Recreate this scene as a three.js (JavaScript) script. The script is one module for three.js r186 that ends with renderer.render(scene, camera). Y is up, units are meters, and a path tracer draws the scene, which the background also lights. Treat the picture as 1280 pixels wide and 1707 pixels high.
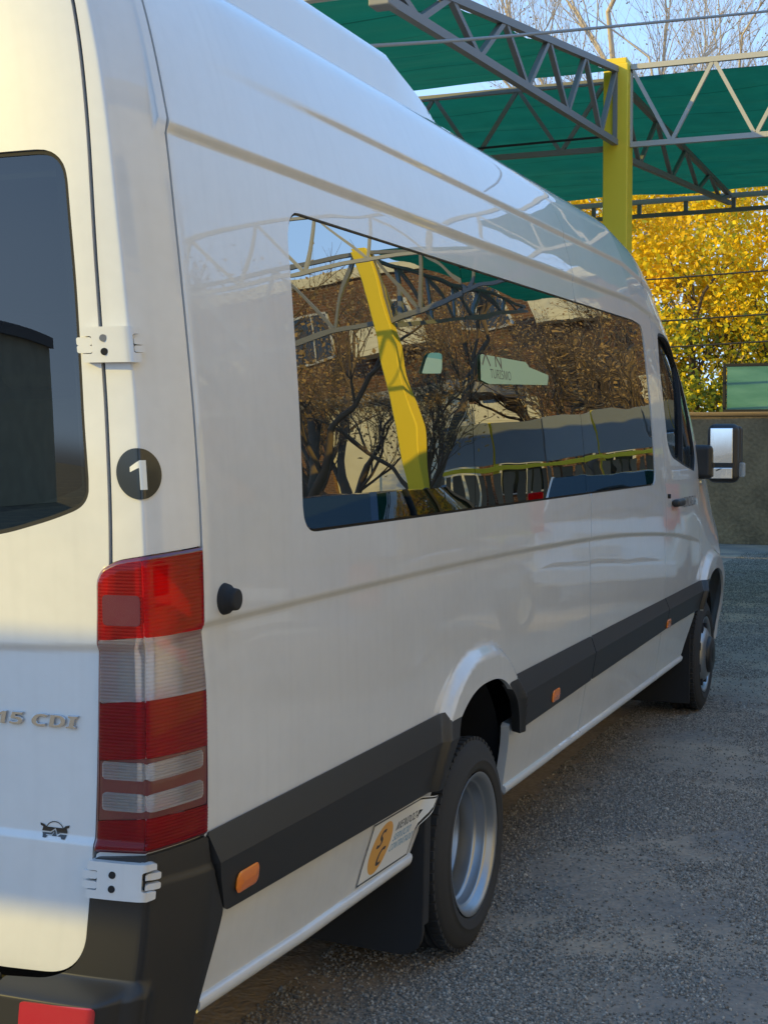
import * as THREE from 'three';
import { mergeGeometries } from 'three/addons/utils/BufferGeometryUtils.js';
import { RoundedBoxGeometry } from 'three/addons/geometries/RoundedBoxGeometry.js';
import { FontLoader } from 'three/addons/loaders/FontLoader.js';
import { TextGeometry } from 'three/addons/geometries/TextGeometry.js';
import { ImprovedNoise } from 'three/addons/math/ImprovedNoise.js';

// ---------------------------------------------------------------- camera, sky, sun, exposure
const scene = new THREE.Scene();
const camera = new THREE.PerspectiveCamera(39.15, 767 / 1024, 0.05, 400);
camera.position.set(2.44, 1.635, 2.44);
{
  const yaw = 22.15 * Math.PI / 180, pitch = -2.81 * Math.PI / 180;
  camera.lookAt(2.44 - Math.sin(yaw) * Math.cos(pitch), 1.635 + Math.sin(pitch), 2.44 - Math.cos(yaw) * Math.cos(pitch));
}
const renderer = new THREE.WebGLRenderer({ antialias: true });
renderer.setSize(767, 1024);
renderer.toneMapping = THREE.LinearToneMapping;
renderer.toneMappingExposure = 2.15;
renderer.shadowMap.enabled = true;
renderer.shadowMap.type = THREE.PCFSoftShadowMap;

const SUN_AZ = 52 * Math.PI / 180, SUN_EL = 20 * Math.PI / 180;
const sunDir = new THREE.Vector3(-Math.sin(SUN_AZ) * Math.cos(SUN_EL), Math.sin(SUN_EL), Math.cos(SUN_AZ) * Math.cos(SUN_EL));
const sun = new THREE.DirectionalLight(new THREE.Color().setRGB(1.0, 0.74, 0.13), 2.1);
sun.position.copy(sunDir).multiplyScalar(60);
sun.castShadow = true;
sun.shadow.mapSize.set(4096, 4096);
Object.assign(sun.shadow.camera, { left: -32, right: 32, top: 32, bottom: -32, near: 1, far: 140 });
sun.shadow.radius = 1;
scene.add(sun);
scene.add(sun.target);
{
  // clear late-afternoon sky: pale at the horizon, blue overhead, slightly brighter and warmer round the sun
  const W = 512, H = 256, d = new Float32Array(W * H * 4);
  for (let j = 0; j < H; j++) for (let i = 0; i < W; i++) {
    const el = ((j + 0.5) / H - 0.5) * Math.PI, az = ((i + 0.5) / W - 0.5) * 2 * Math.PI;
    const x = Math.cos(el) * Math.cos(az), y = Math.sin(el), z = Math.cos(el) * Math.sin(az);
    const a = Math.pow(Math.max(y, 0), 0.42);
    const cs = x * sunDir.x + y * sunDir.y + z * sunDir.z, g = Math.exp((cs - 1) * 7) * 0.06;
    let r = 0.46 * (1 - a) + 0.09 * a, gg = 0.62 * (1 - a) + 0.25 * a, b = 0.80 * (1 - a) + 0.55 * a;
    r += g * 1.0; gg += g * 0.82; b += g * 0.55;
    if (y < 0) { const m = Math.min(1, -y * 6); r += (0.16 - r) * m; gg += (0.16 - gg) * m; b += (0.16 - b) * m; }
    d.set([r, gg, b, 1], (j * W + i) * 4);
  }
  const sky = new THREE.DataTexture(d, W, H, THREE.RGBAFormat, THREE.FloatType);
  sky.mapping = THREE.EquirectangularReflectionMapping;
  sky.magFilter = THREE.LinearFilter; sky.minFilter = THREE.LinearFilter;
  sky.needsUpdate = true;
  scene.background = sky; scene.environment = sky;
}

// ---------------------------------------------------------------- helpers
let seed = 7;
const rnd = () => { seed = (seed * 1664525 + 1013904223) >>> 0; return seed / 4294967296; };
const rr = (a, b) => a + (b - a) * rnd();
const clamp = (x, a = 0, b = 1) => Math.min(b, Math.max(a, x));
const sm = (x) => { x = clamp(x); return x * x * (3 - 2 * x); };
const perlin = new ImprovedNoise();
const nz = (x, y, z = 0) => perlin.noise(x, y, z);
const fbm = (x, y, z = 0, o = 4) => { let s = 0, a = 0.5; for (let k = 0; k < o; k++) { s += a * nz(x, y, z + k * 7.3); x *= 2.03; y *= 2.03; a *= 0.5; } return s; };
const lin = (r, g, b) => new THREE.Color().setRGB(r, g, b);
const V = (x, y, z) => new THREE.Vector3(x, y, z);
const used = {};
const numbered = (n) => { used[n] = (used[n] ?? -1) + 1; return used[n] ? n + '_' + String(used[n]).padStart(3, '0') : n; };
function mesh(name, geo, mat, parent) {
  const m = new THREE.Mesh(geo, mat);
  m.name = parent ? name : numbered(name); m.castShadow = true; m.receiveShadow = true;
  (parent || scene).add(m);
  return m;
}
function part(name, parent) { const g = new THREE.Group(); g.name = name; parent.add(g); return g; }
function thing(name, label, category, pos = [0, 0, 0], turn = 0, group) {
  const g = new THREE.Group(); g.name = numbered(name); g.position.set(...pos); g.rotation.y = turn;
  g.userData = { label, category }; if (group) g.userData.group = group;
  scene.add(g); return g;
}
function tag(o, label, category, group) { o.userData = { label, category }; if (group) o.userData.group = group; return o; }
function structure(o, label) { o.userData = { kind: 'structure', label }; return o; }
function copyOf(root, pos, turn, label, scale = 1) {
  const c = root.clone(); c.name = numbered(root.name.replace(/_\d{3}$/, '')); c.position.set(...pos); c.rotation.y = turn; c.scale.setScalar(scale);
  c.userData = { ...root.userData, label }; scene.add(c); return c;
}
// monotone cubic through points
function mono(xs, ys) {
  const n = xs.length, h = [], d = [], m = new Array(n).fill(0);
  for (let i = 0; i < n - 1; i++) { h[i] = xs[i + 1] - xs[i]; d[i] = (ys[i + 1] - ys[i]) / h[i]; }
  m[0] = d[0]; m[n - 1] = d[n - 2];
  for (let i = 1; i < n - 1; i++) m[i] = d[i - 1] * d[i] <= 0 ? 0 : 3 * (h[i - 1] + h[i]) / ((2 * h[i] + h[i - 1]) / d[i - 1] + (h[i] + 2 * h[i - 1]) / d[i]);
  return (x) => {
    if (x <= xs[0]) return ys[0] + m[0] * (x - xs[0]);
    if (x >= xs[n - 1]) return ys[n - 1] + m[n - 1] * (x - xs[n - 1]);
    let i = 0; while (x > xs[i + 1]) i++;
    const t = (x - xs[i]) / h[i], t2 = t * t, t3 = t2 * t;
    return (2 * t3 - 3 * t2 + 1) * ys[i] + (t3 - 2 * t2 + t) * h[i] * m[i] + (-2 * t3 + 3 * t2) * ys[i + 1] + (t3 - t2) * h[i] * m[i + 1];
  };
}
function polyline(pts) { return (x) => { let i = 0; while (i < pts.length - 2 && x > pts[i + 1][0]) i++; const [a, b] = [pts[i], pts[i + 1]]; return a[1] + (b[1] - a[1]) * clamp((x - a[0]) / (b[0] - a[0])); }; }
// grid lines: [[from, to, step], ...]
function lines(...spans) { const o = []; for (const [a, b, s] of spans) { const n = Math.max(1, Math.round((b - a) / s)); for (let i = 0; i < n; i++) o.push(a + (b - a) * i / n); } o.push(spans[spans.length - 1][1]); return o; }
// distance to a polygon, positive inside
function sdPoly(p) {
  const n = p.length;
  return (x, y) => {
    let d = 1e9, ins = false;
    for (let i = 0, j = n - 1; i < n; j = i++) {
      const ex = p[j][0] - p[i][0], ey = p[j][1] - p[i][1], wx = x - p[i][0], wy = y - p[i][1];
      const t = clamp((wx * ex + wy * ey) / (ex * ex + ey * ey)), bx = wx - ex * t, by = wy - ey * t;
      d = Math.min(d, bx * bx + by * by);
      if ((p[i][1] > y) !== (p[j][1] > y) && x < (p[j][0] - p[i][0]) * (y - p[i][1]) / (p[j][1] - p[i][1]) + p[i][0]) ins = !ins;
    }
    d = Math.sqrt(d); return ins ? d : -d;
  };
}
// rounded polygon: corners replaced by arcs of about radius r
function roundPoly(p, r, seg = 6) {
  const o = [], n = p.length;
  for (let i = 0; i < n; i++) {
    const a = p[(i + n - 1) % n], b = p[i], c = p[(i + 1) % n], ri = Array.isArray(r) ? r[i] : r;
    const l1 = Math.hypot(a[0] - b[0], a[1] - b[1]), l2 = Math.hypot(c[0] - b[0], c[1] - b[1]), k = Math.min(ri, l1 * 0.45, l2 * 0.45);
    const s = [b[0] + (a[0] - b[0]) / l1 * k, b[1] + (a[1] - b[1]) / l1 * k], e = [b[0] + (c[0] - b[0]) / l2 * k, b[1] + (c[1] - b[1]) / l2 * k];
    for (let q = 0; q <= seg; q++) { const t = q / seg, u = 1 - t; o.push([u * u * s[0] + 2 * u * t * b[0] + t * t * e[0], u * u * s[1] + 2 * u * t * b[1] + t * t * e[1]]); }
  }
  return o;
}
const sdRect = (a, b, c, d, r = 0) => (x, y) => { const qx = Math.abs(x - (a + b) / 2) - (b - a) / 2 + r, qy = Math.abs(y - (c + d) / 2) - (d - c) / 2 + r; return r - (Math.hypot(Math.max(qx, 0), Math.max(qy, 0)) + Math.min(Math.max(qx, qy), 0)); };
/* A sheet of metal, glass or plastic: the part of the surface P(u, v) where sd(u, v) > 0, its edge folded inwards by depth. */
function panel(us, vs, sd, P, { depth = 0.016, uvOf = (u, v) => [u, v] } = {}) {
  const nu = us.length, nv = vs.length, F = new Float32Array(nu * nv);
  for (let j = 0; j < nv; j++) for (let i = 0; i < nu; i++) { let f = sd(us[i], vs[j]); if (Math.abs(f) < 1e-5) f = -1e-5; if (i === 0 || j === 0 || i === nu - 1 || j === nv - 1) f = Math.min(f, -1e-5); F[j * nu + i] = f; }
  const pos = [], nor = [], uvs = [], idx = [], key = new Map(), E = 0.0012;
  const par = [];
  const add = (u, v) => {
    const p = P(u, v), a = P(u + E, v), b = P(u - E, v), c = P(u, v + E), d = P(u, v - E);
    const ax = a[0] - b[0], ay = a[1] - b[1], az = a[2] - b[2], cx = c[0] - d[0], cy = c[1] - d[1], cz = c[2] - d[2];
    let nx = ay * cz - az * cy, ny = az * cx - ax * cz, nzz = ax * cy - ay * cx; const l = Math.hypot(nx, ny, nzz) || 1;
    pos.push(...p); nor.push(nx / l, ny / l, nzz / l); uvs.push(...uvOf(u, v)); par.push([u, v]);
    return pos.length / 3 - 1;
  };
  const corner = (i, j) => { const k = j * nu + i; let q = key.get(k); if (q === undefined) { q = add(us[i], vs[j]); key.set(k, q); } return q; };
  const cross = (i, j, i2, j2) => {
    const a = j * nu + i, b = j2 * nu + i2, k = (a < b ? a * 1e6 + b : b * 1e6 + a) + 1e9; let q = key.get(k);
    if (q === undefined) { const t = F[a] / (F[a] - F[b]); q = add(us[i] + (us[i2] - us[i]) * t, vs[j] + (vs[j2] - vs[j]) * t); key.set(k, q); }
    return q;
  };
  const edge = [];
  for (let j = 0; j < nv - 1; j++) for (let i = 0; i < nu - 1; i++) {
    const C = [[i, j], [i + 1, j], [i + 1, j + 1], [i, j + 1]], ins = C.map(([a, b]) => F[b * nu + a] > 0);
    if (!ins[0] && !ins[1] && !ins[2] && !ins[3]) continue;
    const poly = [], out = [];
    for (let k = 0; k < 4; k++) {
      const n = (k + 1) % 4;
      if (ins[k]) poly.push(corner(...C[k]));
      if (ins[k] !== ins[n]) { const q = cross(...C[k], ...C[n]); poly.push(q); out.push([q, ins[k]]); }
    }
    for (let k = 1; k < poly.length - 1; k++) idx.push(poly[0], poly[k], poly[k + 1]);
    for (let k = 0; k < out.length; k++) if (out[k][1]) { const e = out[(k + 1) % out.length]; edge.push([out[k][0], e[0]]); }
  }
  if (depth) for (const [a, b] of edge) {
    const q = [a, b].map((k) => [pos[3 * k], pos[3 * k + 1], pos[3 * k + 2]]), w = [a, b].map((k, n) => [0, 1, 2].map((c) => q[n][c] - nor[3 * k + c] * depth));
    const e = [0, 1, 2].map((c) => q[1][c] - q[0][c]), f = [0, 1, 2].map((c) => w[0][c] - q[0][c]);
    let n = [e[1] * f[2] - e[2] * f[1], e[2] * f[0] - e[0] * f[2], e[0] * f[1] - e[1] * f[0]]; const l = Math.hypot(...n) || 1; n = n.map((c) => -c / l);
    const s = pos.length / 3;
    pos.push(...q[0], ...q[1], ...w[1], ...w[0]); for (let k = 0; k < 4; k++) nor.push(...n);
    uvs.push(...uvOf(...par[a]), ...uvOf(...par[b]), ...uvOf(...par[b]), ...uvOf(...par[a])); for (let k = 0; k < 4; k++) par.push([0, 0]);
    idx.push(s, s + 2, s + 1, s, s + 3, s + 2);
  }
  const g = new THREE.BufferGeometry();
  g.setAttribute('position', new THREE.Float32BufferAttribute(pos, 3));
  g.setAttribute('normal', new THREE.Float32BufferAttribute(nor, 3));
  g.setAttribute('uv', new THREE.Float32BufferAttribute(uvs, 2));
  g.setIndex(idx);
  return g;
}
function mirrorX(g) {
  const m = g.clone(), p = m.attributes.position, n = m.attributes.normal, ix = m.index;
  for (let i = 0; i < p.count; i++) { p.setX(i, -p.getX(i)); n.setX(i, -n.getX(i)); }
  if (ix) for (let i = 0; i < ix.count; i += 3) { const t = ix.getX(i); ix.setX(i, ix.getX(i + 1)); ix.setX(i + 1, t); }
  return m;
}
function box(w, h, d, x = 0, y = 0, z = 0, r = 0) {
  const g = r ? new RoundedBoxGeometry(w, h, d, 3, r) : new THREE.BoxGeometry(w, h, d); g.translate(x, y, z); return g;
}
// bar of w x h section from a to b
function bar(a, b, w, h = w) {
  const L = a.distanceTo(b), g = new THREE.BoxGeometry(w, h, L), m = new THREE.Matrix4();
  const f = b.clone().sub(a).normalize(), up = Math.abs(f.y) > 0.95 ? V(1, 0, 0) : V(0, 1, 0);
  const x = up.clone().cross(f).normalize(), y = f.clone().cross(x);
  m.makeBasis(x, y, f); m.setPosition(a.clone().add(b).multiplyScalar(0.5)); g.applyMatrix4(m); return g;
}
function merge(list) {
  const l = list.map((g) => { const q = g.index ? g.toNonIndexed() : g.clone(); for (const k of Object.keys(q.attributes)) if (!['position', 'normal', 'uv'].includes(k)) q.deleteAttribute(k); return q; });
  return mergeGeometries(l);
}
// turned shape round the x axis: profile of [x, radius]
function turned(profile, seg = 72) {
  const g = new THREE.LatheGeometry(profile.map(([x, r]) => new THREE.Vector2(r, x)), seg);
  g.rotateZ(-Math.PI / 2); return g;
}
// textures
function noiseTexture(n, fn, srgb = false, repeat = 1) {
  const d = new Uint8Array(n * n * 4);
  for (let j = 0; j < n; j++) for (let i = 0; i < n; i++) { const c = fn(i / n, j / n); for (let k = 0; k < 3; k++) d[(j * n + i) * 4 + k] = clamp(Array.isArray(c) ? c[k] : c, 0, 1) * 255; d[(j * n + i) * 4 + 3] = 255; }
  const t = new THREE.DataTexture(d, n, n, THREE.RGBAFormat); t.wrapS = t.wrapT = THREE.RepeatWrapping; t.magFilter = THREE.LinearFilter; t.minFilter = THREE.LinearMipmapLinearFilter; t.generateMipmaps = true;
  if (srgb) t.colorSpace = THREE.SRGBColorSpace; t.repeat.set(repeat, repeat); t.needsUpdate = true; return t;
}
// noise that tiles over the unit square
const tile = (x, y, f, o = 4, s = 0) => { const a = x, b = y, w = (p, q) => fbm(p * f + s, q * f + s, s, o); return (w(a, b) * (1 - a) * (1 - b) + w(a - 1, b) * a * (1 - b) + w(a, b - 1) * (1 - a) * b + w(a - 1, b - 1) * a * b); };
function canvasTexture(w, h, draw) {
  const c = document.createElement('canvas'); c.width = w; c.height = h; const x = c.getContext('2d'); draw(x, w, h);
  const t = new THREE.CanvasTexture(c); t.colorSpace = THREE.SRGBColorSpace; t.magFilter = THREE.LinearFilter; return t;
}
const std = (o) => new THREE.MeshStandardMaterial(o);
const phys = (o) => new THREE.MeshPhysicalMaterial(o);

// ---------------------------------------------------------------- materials
const dustMap = noiseTexture(512, (x, y) => { const v = 0.965 + 0.05 * tile(x, y, 5, 4, 3) + 0.03 * tile(x, y, 40, 3, 9) - 0.03 * clamp(fbm(x * 60, y * 3, 4, 2) * (x < 0.98 ? 1 : 0)); return [v, v * 0.997, v * 0.985]; }, true, 0.6);
const dustRough = noiseTexture(512, (x, y) => Math.max(0.55, 0.72 + 0.25 * tile(x, y, 7, 5, 6) + 0.12 * tile(x, y, 50, 2, 1)), false, 0.6);
const M = {
  paint: phys({ color: lin(0.70, 0.70, 0.70), map: dustMap, roughnessMap: dustRough, roughness: 0.52, clearcoat: 1, clearcoatRoughness: 0.012, specularIntensity: 1 }),
  dark: std({ color: lin(0.012, 0.012, 0.013), roughness: 0.8 }),
  gap: std({ color: lin(0.015, 0.015, 0.016), roughness: 0.9 }),
  plastic: phys({ color: lin(0.027, 0.026, 0.025), roughness: 0.40, specularIntensity: 0.8 }),
  rubber: std({ color: lin(0.018, 0.018, 0.019), roughness: 0.85 }),
  glass: std({ color: lin(0.50, 0.505, 0.49), metalness: 1, roughness: 0.0 }),
  paneClear: phys({ color: lin(0.62, 0.68, 0.65), transmission: 1, thickness: 0, roughness: 0, ior: 1.5 }),
  paneTint: phys({ color: lin(0.20, 0.25, 0.26), transmission: 1, thickness: 0, roughness: 0, ior: 1.85 }),
  trim: std({ color: lin(0.09, 0.09, 0.092), roughness: 0.8 }),
  seatCloth: std({ color: lin(0.035, 0.036, 0.042), roughness: 0.95 }),
  glassRear: phys({ color: lin(0.010, 0.016, 0.019), roughness: 0.02, ior: 1.65 }),
  chrome: std({ color: lin(0.55, 0.55, 0.57), metalness: 1, roughness: 0.18 }),
  mirror: std({ color: lin(0.85, 0.87, 0.88), metalness: 1, roughness: 0.02 }),
  rim: std({ color: lin(0.36, 0.37, 0.38), metalness: 0.8, roughness: 0.36 }),
  red: phys({ color: lin(0.96, 0.008, 0.012), roughness: 0.62, transmission: 0.88, thickness: 0, specularIntensity: 0.15 }),
  deepRed: phys({ color: lin(0.52, 0.003, 0.014), roughness: 0.5, transmission: 0.7, thickness: 0, specularIntensity: 0.15 }),
  darkRed: phys({ color: lin(0.11, 0.003, 0.010), roughness: 0.3, clearcoat: 1, clearcoatRoughness: 0.05 }),
  clear: phys({ color: lin(0.95, 0.94, 0.90), roughness: 0.5, transmission: 0.85, thickness: 0, specularIntensity: 0.3 }),
  cover: phys({ color: lin(0.97, 0.97, 0.97), transmission: 1, thickness: 0, roughness: 0, ior: 1.3 }),
  amber: phys({ color: lin(0.75, 0.19, 0.01), roughness: 0.25, clearcoat: 1, clearcoatRoughness: 0.05 }),
  reflectorRed: phys({ color: lin(0.42, 0.01, 0.02), roughness: 0.3, clearcoat: 1, clearcoatRoughness: 0.03 }),
  post: std({ color: lin(0.78, 0.57, 0.025), roughness: 0.5 }),
  steel: std({ color: lin(0.21, 0.21, 0.21), roughness: 0.6, metalness: 0.2 }),
  steelPale: std({ color: lin(0.42, 0.41, 0.38), roughness: 0.6, metalness: 0.15 }),
  wire: std({ color: lin(0.02, 0.02, 0.02), roughness: 0.7 }),
};
// ---------------------------------------------------------------- the minibus: its skin as a surface B(t, v)
// t runs round the plan outline (t = 0 on the right rear edge, positive forwards along the side, negative across the rear), v up the section.
const X0 = mono([0, 0.33, 0.43, 0.6, 0.79, 0.95, 1.2, 1.41, 1.64, 1.87, 2.0, 2.19, 2.34, 2.45, 2.55, 2.636, 2.72, 2.85, 3.05, 3.45],
  [0.90, 0.932, 0.945, 0.972, 0.987, 0.99, 0.989, 0.984, 0.970, 0.948, 0.934, 0.910, 0.882, 0.853, 0.818, 0.778, 0.715, 0.60, 0.40, 0]);
const Y0 = mono([0, 2.45, 2.55, 2.636, 2.72, 2.85, 3.05, 3.45], [0, 2.45, 2.55, 2.634, 2.69, 2.733, 2.757, 2.77]);
const roofH = mono([4.5, 4.8, 5.05, 5.3, 5.55, 5.8, 6.05, 6.3, 6.6, 6.9], [2.77, 2.735, 2.70, 2.62, 2.49, 2.32, 2.12, 1.91, 1.65, 1.42]);
const cabTaper = mono([4.5, 5.6, 6.0, 6.3, 6.6, 6.9], [0, 0, 0.01, 0.03, 0.07, 0.16]);
const swage = mono([-1, 0, 0.15, 1.4, 3.4, 5, 5.6, 6.1], [1.17, 1.205, 1.232, 1.233, 1.205, 1.128, 1.075, 1.01]);
const planT = [], PN = 1500, P0 = -1.0;
{
  const raw = (t) => t < 0 ? [t, -0.008 + 0.016 * (1 - Math.exp(t / 0.09))] : t < 0.14 ? [0.051 * (1 - (1 - t / 0.14) ** 1.4), -0.008 - t - 0.012 * sm(t / 0.14)] : [0.051, -0.02 - t];
  for (let i = 0; i <= PN; i++) { const t = P0 + i * 0.001; let x = 0, z = 0, n = 0; for (let k = -10; k <= 10; k++) { const w = 11 - Math.abs(k), p = raw(t + k * 0.0008); x += p[0] * w; z += p[1] * w; n += w; } planT.push([x / n, z / n]); }
}
function plan(t) {
  if (t >= 0.45) return [0.051, -0.02 - t, 1, 0];
  const f = clamp((t - P0) * 1000, 1, PN - 2), i = Math.floor(f), a = planT[i], b = planT[i + 1], k = f - i, tx = b[0] - a[0], tz = b[1] - a[1], l = Math.hypot(tx, tz);
  return [a[0] + tx * k, a[1] + tz * k, -tz / l, tx / l];
}
const ARCHES = [1.92, 6.37];
const superE = (t, v, c, rx, ry, n = 2.4) => Math.pow(Math.pow(Math.abs(t - c) / rx, n) + Math.pow(Math.abs(v - 0.38) / ry, n), 1 / n);
const archOpen = (t, v) => { let d = 9; for (const c of ARCHES) d = Math.min(d, v < 0.38 ? Math.abs(t - c) - 0.41 : (superE(t, v, c, 0.41, 0.45) - 1) * 0.43); return d; };
function B(t, v, off = 0, flare = 1) {
  const [dx, dz, nx, nzz] = plan(t), u = t + 0.02;
  let y = Y0(v), x = X0(v) - 0.051 + dx, z = dz, o = off;
  if (u > 4.5 && y > 1.39) y = 1.39 + (y - 1.39) * (Math.min(roofH(u), 2.77) - 1.39) / 1.38;
  if (u > 5.5) { x -= cabTaper(u) * clamp((y - 0.9) / 0.5) * clamp(X0(v) / 0.4); if (u > 6.72) x -= 0.55 * ((u - 6.72) / 0.55) ** 2 * clamp(X0(v) / 0.5); }
  if (v > 2) z -= 0.13 * (v - 2) ** 2 * (1 - sm((t - 0.1) / 0.5));
  // pressed lines
  const s = swage(t) - v; if (s > 0 && t < 6.1) o -= 0.010 * sm(s / 0.022) * Math.exp(-s / 0.2) * (1 - sm((t - 5.7) / 0.4));
  if (t < 0) { const q = 0.785 - v; if (q > -0.03) o += 0.008 * sm((q + 0.02) / 0.02); }
  if (t > 0.1 && t < 5.2) {
    const g = v - 2.228 - 0.0085 * t; if (g > 0) o += 0.013 * sm(g / 0.03) * Math.exp(-g / 0.16);
    const h = v - 2.42 - 0.005 * t; if (h > 0) o += 0.011 * sm(h / 0.03) * Math.exp(-h / 0.16) * sm((t - 0.25) / 0.9);
  }
  if (t > 0.13) { const inWin = sm((v - 1.34) / 0.05) * (1 - sm((v - 2.17) / 0.05)); o += 0.0022 * (1 - 0.3 * inWin) * fbm(t * 0.9, v * 1.7, 2.2, 3) + 0.00022 * (1 - inWin) * nz(t * 4.1, v * 9, 5.5); }
  if (t > 1 && v < 1.1) for (const c of ARCHES) { const f = superE(t, v, c, 0.48, 0.57); if (f < 1) o += flare * 0.034 * sm((1 - f) / 0.075); }
  return [x + nx * o, y, z + nzz * o];
}
const side = (off) => (t, v) => B(t, v, off);
const minibus = thing('minibus', 'white high-roof passenger minibus with long dark side window, black rub strips and red tail lamp', 'minibus', [0, 0.035, 0]);
{
  const van = minibus, GAP = 0.0032;
  const vsAll = lines([0.30, 1.06, 0.0125], [1.06, 1.26, 0.006], [1.26, 1.36, 0.025], [1.36, 1.42, 0.01], [1.42, 2.12, 0.028], [2.12, 2.30, 0.006], [2.30, 2.41, 0.012], [2.41, 2.50, 0.006], [2.50, 2.66, 0.02], [2.66, 3.47, 0.05]);
  const winPoly = roundPoly([[0.612, 1.387], [4.712, 1.387], [4.70, 2.186], [0.70, 2.150], [0.66, 2.10]].map(([a, b]) => [a, b]), [0.07, 0.07, 0.07, 0.12, 0.06], 7);
  const sdWin = sdPoly(winPoly);
  const stripTop = 0.79;
  const doorSeam = polyline([[0.2, -0.118], [0.70, -0.114], [1.0, -0.108], [1.357, -0.073], [1.642, -0.064], [1.832, -0.059], [1.962, -0.055], [2.473, -0.030], [3.5, -0.02]]);
  const rearSeam = polyline([[0, 0.128], [0.8, 0.128], [1.4, 0.128], [3.5, 0.128]]);
  const cabSeam = polyline([[0.3, 4.95], [0.79, 4.955], [1.12, 4.965], [1.56, 4.945], [1.986, 4.960], [2.227, 4.955], [2.5, 4.91], [3.5, 4.86]]);
  const MID = 3.385;
  // right body panels
  const quarter = (t, v) => Math.min(t - rearSeam(v) - GAP, MID - GAP - t, v - stripTop + 0.03, 3.46 - v, -sdWin(t, v) - 0.004, archOpen(t, v));
  mesh('rear_side_panel', panel(lines([0.10, 0.75, 0.02], [0.75, 1.35, 0.028], [1.35, 2.5, 0.0125], [2.5, 3.43, 0.028]), vsAll, quarter, side(0)), M.paint, van);
  const slide = (t, v) => Math.min(t - MID - GAP, cabSeam(v) - GAP - t, v - stripTop + 0.03, 3.46 - v, -sdWin(t, v) - 0.004);
  mesh('middle_side_panel', panel(lines([3.35, 4.55, 0.028], [4.55, 5.02, 0.014]), vsAll, slide, side(0)), M.paint, van);
  // front door with its window opening, and the fender
  const doorFront = polyline([[0.3, 5.98], [1.0, 5.975], [1.27, 5.94], [1.45, 5.99], [1.75, 6.02], [1.96, 6.0], [2.2, 5.93], [2.42, 5.83], [2.47, 5.7], [2.6, 5.5]]);
  const cabWin = roundPoly([[5.06, 1.60], [5.16, 1.53], [5.48, 1.488], [5.84, 1.452], [5.915, 1.60], [5.905, 1.963], [5.845, 2.31], [5.75, 2.385], [5.535, 2.335], [5.30, 2.27], [5.09, 2.21], [5.04, 2.0]], 0.05, 4);
  const sdCab = sdPoly(cabWin);
  const vsCab = lines([0.30, 1.0, 0.0125], [1.0, 1.3, 0.01], [1.3, 2.5, 0.02], [2.5, 2.66, 0.02], [2.66, 3.47, 0.05]);
  const fdoor = (t, v) => Math.min(t - cabSeam(v) - GAP, doorFront(v) - GAP - t, v - stripTop + 0.03, 2.44 - v, -sdCab(t, v) - 0.004, archOpen(t, v));
  mesh('front_door', panel(lines([4.88, 6.08, 0.016]), vsCab, fdoor, side(0)), M.paint, van);
  const fender = (t, v) => Math.min(t - doorFront(v) - GAP, 7.18 - t, v - 0.34, 1.38 - v, archOpen(t, v));
  mesh('front_fender', panel(lines([5.9, 7.2, 0.016]), lines([0.3, 1.42, 0.0125]), fender, side(0)), M.paint, van);
  const cabRoof = (t, v) => Math.min(t - cabSeam(v) - GAP, 5.86 - t, v - 2.445, 3.46 - v);
  mesh('cab_roof', panel(lines([4.8, 5.9, 0.03]), lines([2.40, 2.66, 0.015], [2.66, 3.47, 0.05]), cabRoof, side(0)), M.paint, van);
  mesh('windscreen_pillar', panel(lines([5.4, 6.95, 0.02]), lines([1.38, 2.6, 0.02]), (t, v) => Math.min(t - doorFront(v) - GAP, 6.9 - t, v - 1.385, 2.58 - v, 2.5 - v + (5.9 - t) * 0.1), side(-0.002)), M.paint, van);
  const screen = panel(lines([5.85, 6.92, 0.05]), lines([2.3, 3.47, 0.04]), (t, v) => Math.min(t - 5.865, 6.9 - t, v - 2.5, 3.46 - v), side(-0.006), { depth: 0 });
  mesh('windscreen', merge([screen, mirrorX(screen)]), M.glassRear, van);
  // front end (seen only from ahead)
  {
    const g = new THREE.PlaneGeometry(1, 1, 24, 20), p = g.attributes.position;
    const fz = mono([0, 0.3, 0.5, 0.8, 1], [-6.86, -7.12, -7.26, -7.30, -7.24]), fy = mono([0, 0.3, 0.5, 0.8, 1], [1.40, 1.18, 0.95, 0.6, 0.34]);
    for (let i = 0; i < p.count; i++) { const s = p.getX(i) * 2, r = 0.5 - p.getY(i); p.setXYZ(i, s * (0.83 + 0.10 * sm(r * 2)) * 0.99, fy(r) - 0.02 * s * s, fz(r) + 0.16 * s * s * s * s); }
    g.computeVertexNormals(); mesh('bonnet_and_nose', g, M.paint, van);
  }
  // roof, left half and left side
  const leftSide = panel(lines([0.0, 6.9, 0.05]), lines([0.30, 2.2, 0.05], [2.2, 3.47, 0.06]), (t, v) => Math.min(t - 0.02, 6.88 - t, v - 0.34, 3.46 - v, v > 2.5 ? 5.86 - t : 9, archOpen(t, v), -Math.min(sdWin(t, v)) ), side(0));
  mesh('left_side_panel', mirrorX(leftSide), M.paint, van);
  mesh('left_window', mirrorX(panel(lines([0.6, 4.75, 0.05]), lines([1.36, 2.22, 0.04]), (t, v) => sdWin(t, v), side(-0.004), { depth: 0 })), M.glassRear, van);
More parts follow.
